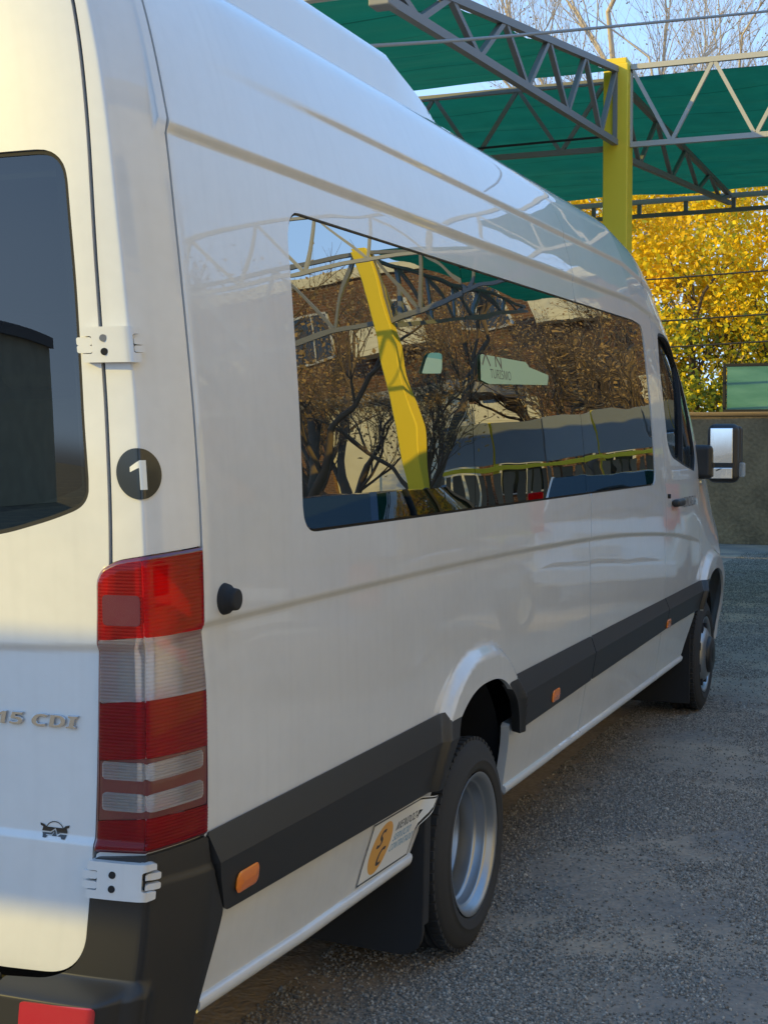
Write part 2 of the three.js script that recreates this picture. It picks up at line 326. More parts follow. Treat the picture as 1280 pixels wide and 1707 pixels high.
  // air conditioner on the roof
  {
    const L0 = -0.30, L1 = -2.56, hw = 0.66, g = new THREE.PlaneGeometry(1, 1, 40, 60), p = g.attributes.position;
    for (let i = 0; i < p.count; i++) {
      const s = p.getX(i) * 2, r = 0.5 - p.getY(i), z = L0 + (L1 - L0) * r, a = Math.abs(s), end = Math.min(sm(r / 0.04), Math.pow(clamp((1 - r) / 0.2), 0.62));
      const top = 0.235 * end * Math.pow(Math.max(0, 1 - Math.pow(a, 12)), 0.5), x = s * hw, base = 2.77 - 0.10 * x * x - 0.02;
      p.setXYZ(i, x, base + top - 0.02 * a * a * end, z);
    }
    g.computeVertexNormals(); mesh('roof_air_conditioner', g, M.paint, van);
  }
  // corner pillar
  const tailOut = [[-0.103, 1.325], [-0.089, 1.348], [-0.054, 1.364], [0.003, 1.374], [0.125, 1.385], [0.123, 1.22], [0.1325, 1.09], [0.1325, 0.79], [-0.004, 0.781], [-0.112, 0.777], [-0.107, 1.188]];
  const tailPoly = roundPoly(tailOut, [0.015, 0.01, 0.01, 0.01, 0.006, 0.02, 0.02, 0.006, 0.01, 0.006, 0.02], 4), sdTail = sdPoly(tailPoly);
  const corner = (t, v) => Math.min(t - doorSeam(v) - 0.004, rearSeam(v) - GAP - t, v - 0.70, 3.44 - v, -sdTail(t, v) - 0.001);
  mesh('rear_corner_panel', panel(lines([-0.13, -0.03, 0.008], [-0.03, 0.03, 0.0025], [0.03, 0.14, 0.008]), lines([0.66, 1.42, 0.012], [1.42, 2.65, 0.03], [2.65, 3.45, 0.06]), corner, side(0)), M.paint, van);
  // dark liner under all the seams
  mesh('seam_liner', panel(lines([-0.95, -0.1, 0.06], [-0.1, 0.2, 0.01], [0.2, 5.4, 0.06]), lines([0.45, 2.6, 0.05], [2.6, 3.47, 0.08]), (t, v) => Math.min(t + 0.13, 5.03 - t, v - 0.5, 3.45 - v, archOpen(t, v) - 0.10, -sdTail(t, v) - 0.012, -sdWin(t, v) - 0.03), (t, v) => B(t, v, -0.010, 0), { depth: 0 }), M.gap, van);
  // rear doors (right one seen) with their windows
  const rwPoly = roundPoly([[-0.80, 1.43], [-0.50, 1.395], [-0.328, 1.409], [-0.196, 1.444], [-0.112, 1.475], [-0.113, 1.643], [-0.102, 1.904], [-0.097, 2.182], [-0.244, 2.183], [-0.80, 2.18]], [0.06, 0.05, 0.05, 0.06, 0.07, 0.05, 0.05, 0.07, 0.03, 0.06], 6), sdRw = sdPoly(rwPoly);
  const doorBottom = sdPoly(roundPoly([[-0.885, 0.515], [-0.30, 0.513], [-0.121, 0.520], [-0.112, 0.70], [-0.05, 3.2], [-0.885, 3.2]], [0.02, 0.02, 0.125, 0.05, 0.02, 0.02], 10));
  const rdoor = (t, v) => Math.min(doorSeam(v) - 0.0025 - t, doorBottom(t, v) + (v > 1.2 ? 0.2 : 0), 2.66 - v, t + 0.882, -sdRw(t, v) - 0.001);
  const doorLean = (t, v) => { const p = B(t, v, 0.004); return p; };
  const doorGeo = panel(lines([-0.90, -0.35, 0.03], [-0.35, 0.0, 0.008]), lines([0.48, 0.74, 0.01], [0.74, 0.82, 0.005], [0.82, 1.1, 0.02], [1.1, 1.24, 0.006], [1.24, 1.5, 0.01], [1.5, 2.08, 0.025], [2.08, 2.2, 0.01], [2.2, 2.68, 0.03]), rdoor, doorLean, { depth: 0.03 });
  mesh('rear_door', doorGeo, M.paint, van);
  mesh('rear_door', mirrorX(doorGeo), M.paint, van);
  const rgGeo = panel(lines([-0.84, -0.3, 0.04], [-0.3, -0.05, 0.01]), lines([1.36, 1.55, 0.01], [1.55, 2.1, 0.03], [2.1, 2.2, 0.01]), (t, v) => sdRw(t, v) - 0.003, (t, v) => B(t, v, -0.004), { depth: 0.004 });
  mesh('rear_window', rgGeo, M.paneTint, van);
  mesh('rear_window', mirrorX(rgGeo), M.paneTint, van);
  const trimGeo = panel(lines([-0.93, -0.3, 0.03], [-0.3, -0.02, 0.01]), lines([0.56, 1.4, 0.06], [1.4, 1.6, 0.01], [1.6, 2.1, 0.03], [2.1, 2.2, 0.01], [2.2, 2.6, 0.06]), (t, v) => Math.min(t + 0.92, -0.03 - t, v - 0.6, 2.55 - v, 0.045 - sdRw(t, v)), (t, v) => B(t, v, -0.045), { depth: 0.02 });
  mesh('door_trim', trimGeo, M.trim, van); mesh('door_trim', mirrorX(trimGeo), M.trim, van);
  const rsGeo = panel(lines([-0.84, -0.3, 0.03], [-0.3, -0.05, 0.006]), lines([1.36, 1.55, 0.006], [1.55, 2.1, 0.03], [2.1, 2.2, 0.006]), (t, v) => Math.min(sdRw(t, v) + 0.004, 0.008 - sdRw(t, v)), (t, v) => B(t, v, -0.001), { depth: 0.006 });
  mesh('window_seal', rsGeo, M.rubber, van);
  mesh('rear_header', panel(lines([-0.95, -0.6, 0.1], [-0.6, 0.14, 0.04]), lines([2.6, 3.47, 0.06]), (t, v) => Math.min(t + 0.94, 0.12 - t, v - 2.64, 3.46 - v), (t, v) => B(t, v, -0.004)), M.paint, van);
  // side glass: three panes, each with its own slight unevenness
  const paneCut = [[0.55, 1.925], [1.93, 3.30], [3.305, 4.78]];
  const slant = [polyline([[1.39, 1.900], [2.18, 1.945]]), polyline([[1.39, 3.325], [2.18, 3.268]])];
  const wave = [
    (t, v) => 0.00026 * fbm(t * 3.1, v * 2.6, 1.5, 2) + 0.00022 * nz(t * 2.1, v * 7, 3.3) * sm((v - 1.8) / 0.2),
    (t, v) => 0.00050 * fbm(t * 2.2, v * 3.4, 4.5, 2) + 0.00020 * nz(t * 1.7, v * 11 + t, 6.1),
    (t, v) => 0.00045 * fbm(t * 1.8, v * 4.0, 8.5, 2) + 0.00024 * nz(t * 1.3, v * 13 - t, 2.7) + 0.00007 * nz(t * 4, v * 30, 9.2),
  ];
  for (let k = 0; k < 3; k++) {
    const sd = (t, v) => Math.min(sdWin(t, v) - 0.003, k > 0 ? t - slant[k - 1](v) - 0.002 : 9, k < 2 ? slant[k](v) - 0.002 - t : 9);
    const pane = mesh('window_pane', panel(lines([paneCut[k][0] - 0.06, paneCut[k][1] + 0.06, 0.014]), lines([1.36, 2.22, 0.0085]), sd, (t, v) => B(t, v, -0.004 + wave[k](t, v)), { depth: 0.004 }), M.glass, van);
    pane.userData.label = ['dark mirror-like rear pane of the side window', 'dark mirror-like middle pane of the side window', 'dark mirror-like front pane of the side window'][k];
  }
  mesh('window_rubber', panel(lines([0.55, 0.85, 0.01], [0.85, 4.5, 0.05], [4.5, 4.78, 0.01]), lines([1.36, 1.5, 0.006], [1.5, 2.05, 0.05], [2.05, 2.22, 0.006]), (t, v) => sdWin(t, v) + 0.008, side(-0.013), { depth: 0 }), M.rubber, van);
  mesh('cab_window', panel(lines([5.0, 5.95, 0.02]), lines([1.4, 2.45, 0.02]), (t, v) => sdCab(t, v), side(-0.03), { depth: 0 }), M.paneClear, van);
  mesh('window_seal', panel(lines([5.0, 5.95, 0.01]), lines([1.4, 2.45, 0.01]), (t, v) => Math.min(sdCab(t, v) + 0.005, 0.012 - sdCab(t, v)), side(-0.002), { depth: 0.02 }), M.rubber, van);
  mesh('quarter_light_bar', panel(lines([5.3, 5.95, 0.008]), lines([1.4, 2.45, 0.02]), (t, v) => Math.min(0.018 - Math.abs(t - 5.50 - (v - 1.49) * 0.36), sdCab(t, v)), side(-0.010), { depth: 0.02 }), M.rubber, van);
  mesh('quarter_light', panel(lines([5.3, 5.95, 0.012]), lines([1.4, 2.45, 0.02]), (t, v) => Math.min(t - 5.52 - (v - 1.49) * 0.36, sdCab(t, v) - 0.01), side(-0.012), { depth: 0 }), M.paneClear, van);

  // ------------------------------------------------ rub strips, sills
  const stripProfile = (lo) => (t, v) => { const r = (stripTop - v) / (stripTop - lo(t)); return r < 0.36 ? 0.005 + 0.025 * (r / 0.36) : 0.030 - 0.010 * (r - 0.36) / 0.64; };
  const lowRear = polyline([[0.1, 0.607], [1.6, 0.570]]), lowFront = polyline([[2.2, 0.585], [3.4, 0.607], [5.0, 0.630], [6.1, 0.625]]);
  const strip = (name, sd, lo, span, label) => { const vv = (t, r) => stripTop - r * (stripTop - lo(t)), pr = stripProfile(lo), m = mesh(name, panel(lines(span), lines([-0.06, 0.33, 0.05], [0.33, 0.39, 0.012], [0.39, 1.12, 0.06]).map((r) => -r).reverse(), (t, r) => sd(t, vv(t, -r)), (t, r) => { const v = vv(t, -r); return B(t, v, pr(t, v) * (t > 1.95 ? 0.25 + 0.75 * sm(archOpen(t, v) / 0.07) : 1), t > 1.95 ? 0.95 : 0.6); }, { depth: 0.03 }), M.plastic, van); if (label) m.userData.label = label; return m; };
  const s0 = sdPoly(roundPoly([[0.134, 0.79], [0.155, 0.70], [0.20, 0.607], [0.22, 0.603], [1.9, 0.56], [1.9, 0.79]], [0.004, 0.03, 0.02, 0.02, 0.01, 0.004], 5));
  strip('rub_strip', (t, v) => Math.min(s0(t, v), archOpen(t, v) - 0.002), lowRear, [0.1, 1.75, 0.014], 'black rub strip between tail lamp and rear wheel');
  strip('rub_strip', (t, v) => Math.min(t - 2.0, MID - 0.004 - t, stripTop - v, v - lowFront(t), archOpen(t, v) - 0.002), lowFront, [2.0, 3.43, 0.014], 'black rub strip just ahead of the rear wheel');
  strip('rub_strip', (t, v) => Math.min(t - MID - 0.004, cabSeam(v) - 0.004 - t, stripTop - v, v - lowFront(t)), lowFront, [3.36, 5.0, 0.028], 'black rub strip along the middle panel');
  strip('rub_strip', (t, v) => Math.min(t - cabSeam(v) - 0.004, 6.2 - t, stripTop - v, v - lowFront(t), archOpen(t, v) - 0.002), lowFront, [4.92, 6.2, 0.014], 'black rub strip below the front door');
  const sillLip = (lo) => (t, v) => { const q = v - lo(t); return q < 0.034 ? -0.002 + 0.014 * Math.sqrt(Math.max(0, 1 - ((q - 0.017) / 0.0175) ** 2)) : -0.002; };
  const sillLow = polyline([[0.05, 0.392], [0.7, 0.368], [1.5, 0.358], [6.0, 0.352]]);
  const sill = (span, sd) => mesh('sill_panel', panel(lines(span), lines([-0.02, 0.0, 0.01], [0.0, 0.04, 0.0025], [0.04, 0.32, 0.014]), (t, w) => sd(t, sillLow(t) + w), (t, w) => B(t, sillLow(t) + w, sillLip(sillLow)(t, sillLow(t) + w), 0), { depth: 0.03 }), M.paint, van);
  const rearEnd = polyline([[0.35, 1.40], [0.38, 1.42], [0.50, 1.525], [0.56, 1.55], [0.7, 1.55]]);
  sill([0.1, 1.75, 0.014], (t, v) => Math.min(t - 0.155 - (v - 0.38) * 0.22, rearEnd(v) - t, lowRear(t) + 0.03 - v, v - sillLow(t)));
  sill([2.2, 3.43, 0.014], (t, v) => Math.min(t - 2.20, archOpen(t, v) - 0.004, MID - GAP - t, lowFront(t) + 0.03 - v, v - sillLow(t)));
  sill([3.36, 5.0, 0.028], (t, v) => Math.min(t - MID - GAP, cabSeam(v) - GAP - t, lowFront(t) + 0.03 - v, v - sillLow(t)));
  sill([4.92, 6.2, 0.014], (t, v) => Math.min(t - cabSeam(v) - GAP, 5.66 + (v - 0.36) * 1.1 - t, lowFront(t) + 0.03 - v, v - sillLow(t)));

  // ------------------------------------------------ rear bumper
  const bumpOff = (t, v) => {
    const ledge = sm((0.524 - v) / 0.036), onRear = 1 - sm((t + 0.055) / 0.09);
    const column = v > 0.5 ? 0.012 : 0.012, facet = t > 0.0 ? 0.012 * sm((v - 0.79 + 0.08) / -0.02 + 1) * 0.6 : 0;
    return column + facet + 0.075 * ledge * onRear + 0.012 * sm((0.40 - v) / 0.1) - 0.03 * sm((0.36 - v) / 0.12);
  };
  const bumpEdge = polyline([[0.2, 0.115], [0.40, 0.135], [0.595, 0.196], [0.607, 0.200], [0.70, 0.150], [0.79, 0.128]]);
  const bumpTop = polyline([[-0.2, 0.765], [-0.114, 0.766], [-0.004, 0.777], [0.14, 0.787]]);
  const cornerBump = (t, v) => Math.min(t + 0.275, bumpEdge(v) - 0.003 - t, bumpTop(t) - v, v - 0.26, t < -0.05 ? Math.max(-doorBottom(t, v) - 0.004, t + 0.1085) : 9);
  mesh('bumper_corner', panel(lines([-0.29, -0.03, 0.006], [-0.03, 0.03, 0.0025], [0.03, 0.23, 0.006]), lines([0.24, 0.48, 0.01], [0.48, 0.57, 0.004], [0.57, 0.80, 0.01]), cornerBump, (t, v) => B(t, v, bumpOff(t, v)), { depth: 0.04 }), M.plastic, van);
  const midBump = panel(lines([-0.95, -0.27, 0.02]), lines([0.24, 0.48, 0.01], [0.48, 0.57, 0.004]), (t, v) => Math.min(-0.281 - t, t + 0.94, 0.512 - v, v - 0.26), (t, v) => B(t, v, bumpOff(t, v)), { depth: 0.04 });
  mesh('bumper_middle', merge([midBump, mirrorX(midBump)]), M.plastic, van);
  const refl = mesh('bumper_reflector', panel(lines([-0.28, -0.03, 0.006]), lines([0.36, 0.50, 0.004]), sdPoly(roundPoly([[-0.198, 0.486], [-0.040, 0.492], [-0.038, 0.440], [-0.060, 0.395], [-0.192, 0.389]], [0.006, 0.012, 0.02, 0.03, 0.006], 4)), (t, v) => B(t, v, bumpOff(t, v) + 0.004), { depth: 0.008 }), M.reflectorRed, van);
  refl.userData.label = 'red reflector in the black bumper';

  // ------------------------------------------------ tail lamp
  const lamp = part('tail_lamp', van); lamp.userData.label = 'tall red and clear tail lamp wrapping the corner';
  const tU = lines([-0.125, -0.02, 0.005], [-0.02, 0.02, 0.0025], [0.02, 0.145, 0.005]);
  mesh('lamp_housing', panel(tU, lines([0.76, 1.40, 0.012]), (t, v) => sdTail(t, v) + 0.004, (t, v) => B(t, v, -0.055), { depth: 0 }), std({ color: lin(0.80, 0.80, 0.80), metalness: 0.25, roughness: 0.4 }), lamp);
  mesh('lamp_rim', panel(tU, lines([0.76, 1.40, 0.004]), (t, v) => Math.min(sdTail(t, v) - 0.0005, 0.0075 - sdTail(t, v)), (t, v) => B(t, v, 0.006 + 0.006 * sm(sdTail(t, v) / 0.007)), { depth: 0.05 }), M.darkRed, lamp);
  const rib = (pitch, amp) => (t, v) => amp * (0.5 + 0.5 * Math.sin(2 * Math.PI * (v - 0.06 * Math.max(0, t)) / pitch));
  const lampEdge = (v, t) => v + (t < 0 ? 0.09 : 0.03) * t;
  const seg = (name, lo, hi, mat, { t0 = -0.2, t1 = 0.2, ribs = 0.0068, amp = 0.0013, inset = 0.0075, off = 0.012, hole = () => -1 } = {}) => {
    const rb = rib(ribs, amp);
    return mesh(name, panel(lines([Math.max(-0.125, t0 - 0.01), Math.min(0.145, t1 + 0.01), 0.004]), lines([lo - 0.02, hi + 0.02, 0.0016]), (t, v) => Math.min(sdTail(t, v) - inset, v - lampEdge(lo, t), lampEdge(hi, t) - v, t - t0, t1 - t, -hole(t, v)), (t, v) => B(t, v, off + rb(t, v)), { depth: 0.006 }), mat, lamp);
  };
  // brake and tail lens, indicator, lower lenses; the rear-facing half and the side half are separate mouldings
  seg('red_lens', 1.214, 1.39, M.red, { t1: -0.004 });
  seg('red_lens', 1.214, 1.39, M.red, { t0: -0.003, ribs: 0.0078 });
  seg('clear_lens', 1.087, 1.2125, M.clear, { t1: -0.004 });
  seg('clear_lens', 1.087, 1.2125, M.clear, { t0: -0.003, ribs: 0.0078 });
  seg('red_lens', 0.972, 1.0855, M.deepRed, { t1: -0.004 });
  seg('red_lens', 0.972, 1.0855, M.deepRed, { t0: -0.003, ribs: 0.0078 });
  seg('lamp_band', 0.851, 0.9705, M.darkRed, { amp: 0, off: 0.010, hole: (t, v) => Math.max(...[[0.926, 0.962], [0.863, 0.899]].map(([lo, hi]) => t < -0.0035 ? sdRect(-0.095, -0.003, lo, hi, 0.008)(t, v) : sdRect(-0.004, 0.112, lo, hi, 0.008)(t, v - 0.07 * t))) });
  for (const [lo, hi] of [[0.926, 0.962], [0.863, 0.899]]) {
    const rb = rib(0.006, 0.0012);
    mesh('clear_lens', panel(lines([-0.11, 0.0, 0.003]), lines([lo - 0.01, hi + 0.01, 0.0016]), sdRect(-0.095, -0.004, lo, hi, 0.008), (t, v) => B(t, v, 0.0125 + rb(t, v)), { depth: 0.004 }), M.clear, lamp);
    mesh('clear_lens', panel(lines([-0.01, 0.125, 0.003]), lines([lo - 0.01, hi + 0.03, 0.0016]), (t, v) => sdRect(-0.003, 0.112, lo, hi, 0.008)(t, v - 0.07 * t), (t, v) => B(t, v, 0.0125 + rb(t, v)), { depth: 0.004 }), M.clear, lamp);
  }
  seg('red_lens', 0.77, 0.8495, M.deepRed, { t0: -0.003 });
  seg('red_lens', 0.77, 0.8495, M.deepRed, { t1: -0.004, amp: 0.0004 });
  mesh('outer_lens', panel(tU, lines([0.76, 1.40, 0.008]), (t, v) => sdTail(t, v) - 0.004, (t, v) => B(t, v, 0.0165 - 0.006 * (1 - sm(sdTail(t, v) / 0.02))), { depth: 0 }), M.cover, lamp);
  mesh('bulb_block', panel(lines([-0.1, 0.0, 0.005]), lines([1.2, 1.33, 0.005]), sdRect(-0.088, -0.008, 1.235, 1.296, 0.008), (t, v) => B(t, v, 0.0135), { depth: 0.02 }), M.darkRed, lamp);

  // ------------------------------------------------ hinges
  for (const [v0, v1, w] of [[1.755, 1.825, 0], [0.690, 0.765, 1]]) {
    const h = part('door_hinge', van), off = w ? 0.028 : 0.020, tl = w ? -0.112 : -0.094, tr = w ? 0.006 : 0.010;
    mesh('hinge_plate', panel(lines([-0.13, 0.03, 0.003]), lines([v0 - 0.01, v1 + 0.01, 0.003]), (t, v) => Math.min(sdRect(tl, tr, v0, v1, 0.004)(t, v), -sdRect(tl - 0.03, tl + 0.022, v0 + 0.017, v1 - 0.018, 0.002)(t, v), -sdRect(tr - 0.009, tr + 0.03, v0 + 0.018, v1 - 0.014, 0.002)(t, v)), (t, v) => B(t, v, off), { depth: off + 0.004 }), M.paint, h);
    for (const [a, b] of [[v0 + 0.019, v0 + 0.034], [v1 - 0.036, v1 - 0.020]]) {
      mesh('hinge_knuckle', panel(lines([-0.15, -0.05, 0.003]), lines([a - 0.005, b + 0.005, 0.002]), sdRect(tl - 0.012, tl + 0.021, a, b, 0.004), (t, v) => B(t, v, off - 0.002), { depth: off }), M.paint, h);
      mesh('hinge_knuckle', panel(lines([-0.02, 0.04, 0.002]), lines([a - 0.005, b + 0.005, 0.002]), sdRect(tr - 0.008, tr + 0.010, a + 0.001, b - 0.001, 0.003), (t, v) => B(t, v, off - 0.004), { depth: off }), M.paint, h);
    }
    for (const q of [0.30, 0.68]) { const p = B((tl + tr) / 2 - 0.004, v0 + (v1 - v0) * q, off + 0.001), g = new THREE.CylinderGeometry(0.0072, 0.0072, 0.003, 20); g.rotateX(Math.PI / 2); g.rotateY(0.42); g.translate(...p); mesh('hinge_bolt', g, q > 0.5 && !w ? M.steel : M.dark, h); }
  }
  // ------------------------------------------------ small fittings
  {
    const p = B(0.215, 1.268, 0.0), g = new THREE.LatheGeometry([[0.0, 0.033], [0.018, 0.033], [0.0225, 0.031], [0.0235, 0.026], [0.0245, 0.014], [0.031, 0.010], [0.034, 0.0]].map(([a, b]) => new THREE.Vector2(a, b)), 36);
    g.rotateZ(-Math.PI / 2); g.translate(p[0], p[1], p[2]); mesh('rubber_knob', g, M.rubber, van);
  }
  for (const [t, v, pr] of [[0.283, 0.655, 0.0245], [2.80, 0.640, 0.022], [4.99, 0.655, 0.022]]) {
    const o = B(t, v)[0], lens = mesh('amber_marker', panel(lines([t - 0.07, t + 0.07, 0.004]), lines([v - 0.04, v + 0.04, 0.003]), sdRect(t - 0.052, t + 0.052, v - 0.024, v + 0.024, 0.018), (a, b) => B(a, b, pr + 0.004 + 0.006 * Math.sqrt(clamp(sdRect(t - 0.052, t + 0.052, v - 0.024, v + 0.024, 0.018)(a, b) / 0.024))), { depth: 0.01 }), M.amber, van);
    lens.userData.label = t < 1 ? 'amber side marker behind the rear wheel' : t < 4 ? 'amber side marker ahead of the rear wheel' : 'amber side marker below the front door';
  }
  { // door handle and lock
    const p = B(5.20, 1.275, 0.022), h = mesh('door_handle', box(0.045, 0.04, 0.19, p[0], p[1], p[2], 0.018), M.plastic, van);
    const q = B(5.02, 1.315, 0.006), g = new THREE.CylinderGeometry(0.012, 0.012, 0.014, 18); g.rotateZ(Math.PI / 2); g.translate(...q); mesh('door_lock', g, M.dark, van);
  }
  // mirror on its arm
  {
    const m = part('wing_mirror', van), x = 1.10, y = 1.53, z = -6.12;
    mesh('mirror_arm', merge([box(0.13, 0.20, 0.10, 0.985, 1.48, -6.06, 0.03), box(0.06, 0.16, 0.06, 1.035, 1.46, -6.08, 0.02)]), M.plastic, m);
    const shell = box(0.185, 0.345, 0.12, 0, 0, 0, 0.045), head = mesh('mirror_housing', shell, M.plastic, m); head.position.set(x, y, z); head.rotation.set(-0.03, 0.05, 0);
    const cap = mesh('mirror_cap', box(0.05, 0.30, 0.10, 0.078, 0.01, -0.02, 0.024), M.plastic, m); cap.position.copy(head.position); cap.rotation.set(-0.03, 0.05, 0);
    for (const [h, c] of [[0.215, 0.045], [0.075, -0.115]]) { const gl = mesh('mirror_glass', box(0.128, h - 0.012, 0.006, -0.008, c, 0.0605, 0.003), M.mirror, m); gl.position.copy(head.position); gl.rotation.set(0.005, 0.05, 0); gl.position.z += 0.003; }
    const ind = mesh('mirror_indicator', box(0.03, 0.085, 0.09, 0.105, -0.095, -0.01, 0.012), M.clear, m); ind.position.copy(head.position); ind.rotation.set(-0.03, 0.05, 0);
  }
  // inside: lining, floor and seats behind the glass
  const lining = panel(lines([0.1, 6.6, 0.1]), lines([0.55, 2.5, 0.1], [2.5, 3.47, 0.1]), (t, v) => Math.min(t - 0.15, 6.5 - t, v - 0.6, 3.45 - v), (t, v) => B(t, v, -0.07, 0), { depth: 0 });
  mesh('left_lining', mirrorX(lining), M.trim, van);
  mesh('roof_lining', panel(lines([0.1, 5.9, 0.2]), lines([2.5, 3.47, 0.1]), (t, v) => Math.min(t - 0.15, 5.8 - t, v - 2.55, 3.45 - v), (t, v) => B(t, v, -0.07, 0), { depth: 0 }), M.trim, van);
  mesh('floor', box(0.96, 0.04, 6.2, 0, 0.64, -3.4), M.trim, van);
  mesh('dashboard', box(1.6, 0.55, 0.45, 0, 1.10, -6.55, 0.08), M.trim, van);
  for (const [x, z] of [[0.58, -5.35], [-0.55, -5.35], [0.66, -0.95], [0.22, -0.95], [-0.22, -0.95], [-0.66, -0.95]]) {
    const q = part('seat', van);
    mesh('cushion', box(0.42, 0.16, 0.48, x, 1.02, z - 0.06, 0.05), M.seatCloth, q); mesh('backrest', box(0.42, 0.62, 0.14, x, 1.40, z + 0.22, 0.05), M.seatCloth, q); mesh('headrest', box(0.26, 0.19, 0.11, x, 1.83, z + 0.24, 0.04), M.seatCloth, q); mesh('pedestal', box(0.3, 0.32, 0.34, x, 0.80, z, 0.02), M.trim, q);
  }
  // lettering, stickers, and patches painted for the view through the glass
  const font = await new FontLoader().loadAsync('fonts/droid/droid_sans_bold.typeface.json');
  {
    const g = new TextGeometry('515 CDI', { font, size: 0.0245, depth: 0.004, curveSegments: 5, bevelEnabled: true, bevelThickness: 0.0012, bevelSize: 0.0007, bevelSegments: 2 });
    g.computeBoundingBox(); const bb = g.boundingBox, wide = bb.max.x - bb.min.x, want = 0.232;
    const p = g.attributes.position;
    for (let i = 0; i < p.count; i++) { const yy = p.getY(i), t = -0.157 - want + (p.getX(i) - bb.min.x) / wide * want + yy * 0.22, q = B(t, 1.022 + yy, 0.004 + 0.0015 + p.getZ(i)); p.setXYZ(i, ...q); }
    g.computeVertexNormals(); mesh('model_lettering', g, M.chrome, van);
  }
  const decal = (name, us, vs, sd, off, tex, uvOf, extra = {}, label) => { const m = mesh(name, panel(us, vs, sd, (t, v) => B(t, v, off(t, v)), { depth: 0, uvOf }), phys({ map: tex, roughness: 0.35, clearcoat: 0.6, clearcoatRoughness: 0.06, ...extra }), van); if (label) m.userData.label = label; return m; };
  decal('number_sticker', lines([-0.06, 0.06, 0.002]), lines([1.47, 1.60, 0.004]), (t, v) => 0.0505 - Math.hypot((t + 0.004) * (t < 0 ? 1.1 : 1.13), v - 1.536), () => 0.0035, canvasTexture(256, 256, (c, w, h) => {
    c.fillStyle = '#1b2122'; c.fillRect(0, 0, w, h); c.fillStyle = '#e9e7dc';
    c.beginPath(); c.moveTo(136, 60); c.lineTo(164, 60); c.lineTo(164, 208); c.lineTo(132, 208); c.lineTo(132, 98); c.lineTo(86, 120); c.lineTo(86, 94); c.closePath(); c.fill();
  }), (t, v) => [(t + 0.004 + 0.0505) / 0.101, (v - 1.536 + 0.0505) / 0.101], {}, 'round dark sticker with a white number 1');
  decal('car_logo_sticker', lines([-0.26, -0.16, 0.01]), lines([0.78, 0.84, 0.01]), sdRect(-0.246, -0.170, 0.792, 0.830), () => 0.0055, canvasTexture(256, 128, (c, w, h) => {
    c.clearRect(0, 0, w, h); c.fillStyle = '#0a0c0e'; c.strokeStyle = '#0a0c0e'; c.lineWidth = 6;
    c.beginPath(); c.moveTo(60, 52); c.quadraticCurveTo(84, 10, 128, 10); c.quadraticCurveTo(172, 10, 196, 52); c.stroke();
    c.beginPath(); c.moveTo(10, 26); c.lineTo(44, 34); c.lineTo(60, 50); c.lineTo(196, 50); c.lineTo(212, 34); c.lineTo(246, 26); c.lineTo(240, 44); c.lineTo(222, 50); c.lineTo(230, 78); c.lineTo(216, 122); c.lineTo(190, 122); c.lineTo(180, 108); c.lineTo(76, 108); c.lineTo(66, 122); c.lineTo(40, 122); c.lineTo(26, 78); c.lineTo(34, 50); c.lineTo(14, 44); c.closePath(); c.fill();
    c.globalCompositeOperation = 'destination-out'; c.lineWidth = 9; c.beginPath(); c.moveTo(20, 84); c.lineTo(96, 84); c.lineTo(132, 60); c.lineTo(150, 104); c.lineTo(172, 88); c.lineTo(240, 88); c.stroke(); c.lineWidth = 6; c.beginPath(); c.moveTo(60, 104); c.lineTo(108, 104); c.lineTo(124, 80); c.stroke();
  }), (t, v) => [(t + 0.246) / 0.076, (v - 0.792) / 0.038], { alphaTest: 0.5 });
  {
    const q = [[1.02, 0.405], [1.40, 0.394], [1.51, 0.556], [1.09, 0.566]];
    const uvq = (t, v) => { const w0 = clamp((t - 1.05) / 0.4), lo = 0.405 - 0.011 * w0, w = (v - lo) / (0.566 - 0.010 * w0 - lo), a = 1.02 + w * 0.07, b = 1.40 + w * 0.11; return [(t - a) / (b - a), w]; };
    decal('service_sticker', lines([0.96, 1.52, 0.01]), lines([0.36, 0.58, 0.006]), sdPoly(q), () => 0.0, canvasTexture(768, 384, (c, w, h) => {
      c.fillStyle = '#e3e2de'; c.fillRect(0, 0, w, h); c.strokeStyle = '#15171a'; c.lineWidth = 12; c.strokeRect(10, 10, w - 20, h - 20);
      c.fillStyle = '#e0a235'; c.beginPath(); c.ellipse(215, 196, 140, 158, 0, 0, 7); c.fill();
      c.fillStyle = '#2a2019'; c.font = 'italic bold 150px sans-serif'; c.fillText('S', 140, 190); c.fillText('C', 196, 312);
      c.fillStyle = '#15161a'; c.font = 'italic bold 76px sans-serif'; c.fillText('MENDOZA', 382, 140, 340);
      c.fillStyle = '#5f93b3'; c.font = 'italic bold 62px sans-serif'; c.fillText('SERVICIO', 392, 206, 260); c.fillText('CONTRATADO', 382, 268, 350);
    }), uvq, {}, 'white sticker with yellow disc reading SC MENDOZA SERVICIO CONTRATADO');
  }
  decal('door_lettering', lines([5.36, 5.92, 0.04]), lines([1.20, 1.33, 0.02]), sdRect(5.38, 5.90, 1.215, 1.315), () => 0.0015, canvasTexture(1024, 200, (c, w, h) => { c.clearRect(0, 0, w, h); c.fillStyle = '#3a3d42'; c.font = '150px sans-serif'; c.fillText('ACONCAGUA', 20, 150, 980); }), (t, v) => [(t - 5.38) / 0.52, (v - 1.215) / 0.10], { alphaTest: 0.5 });
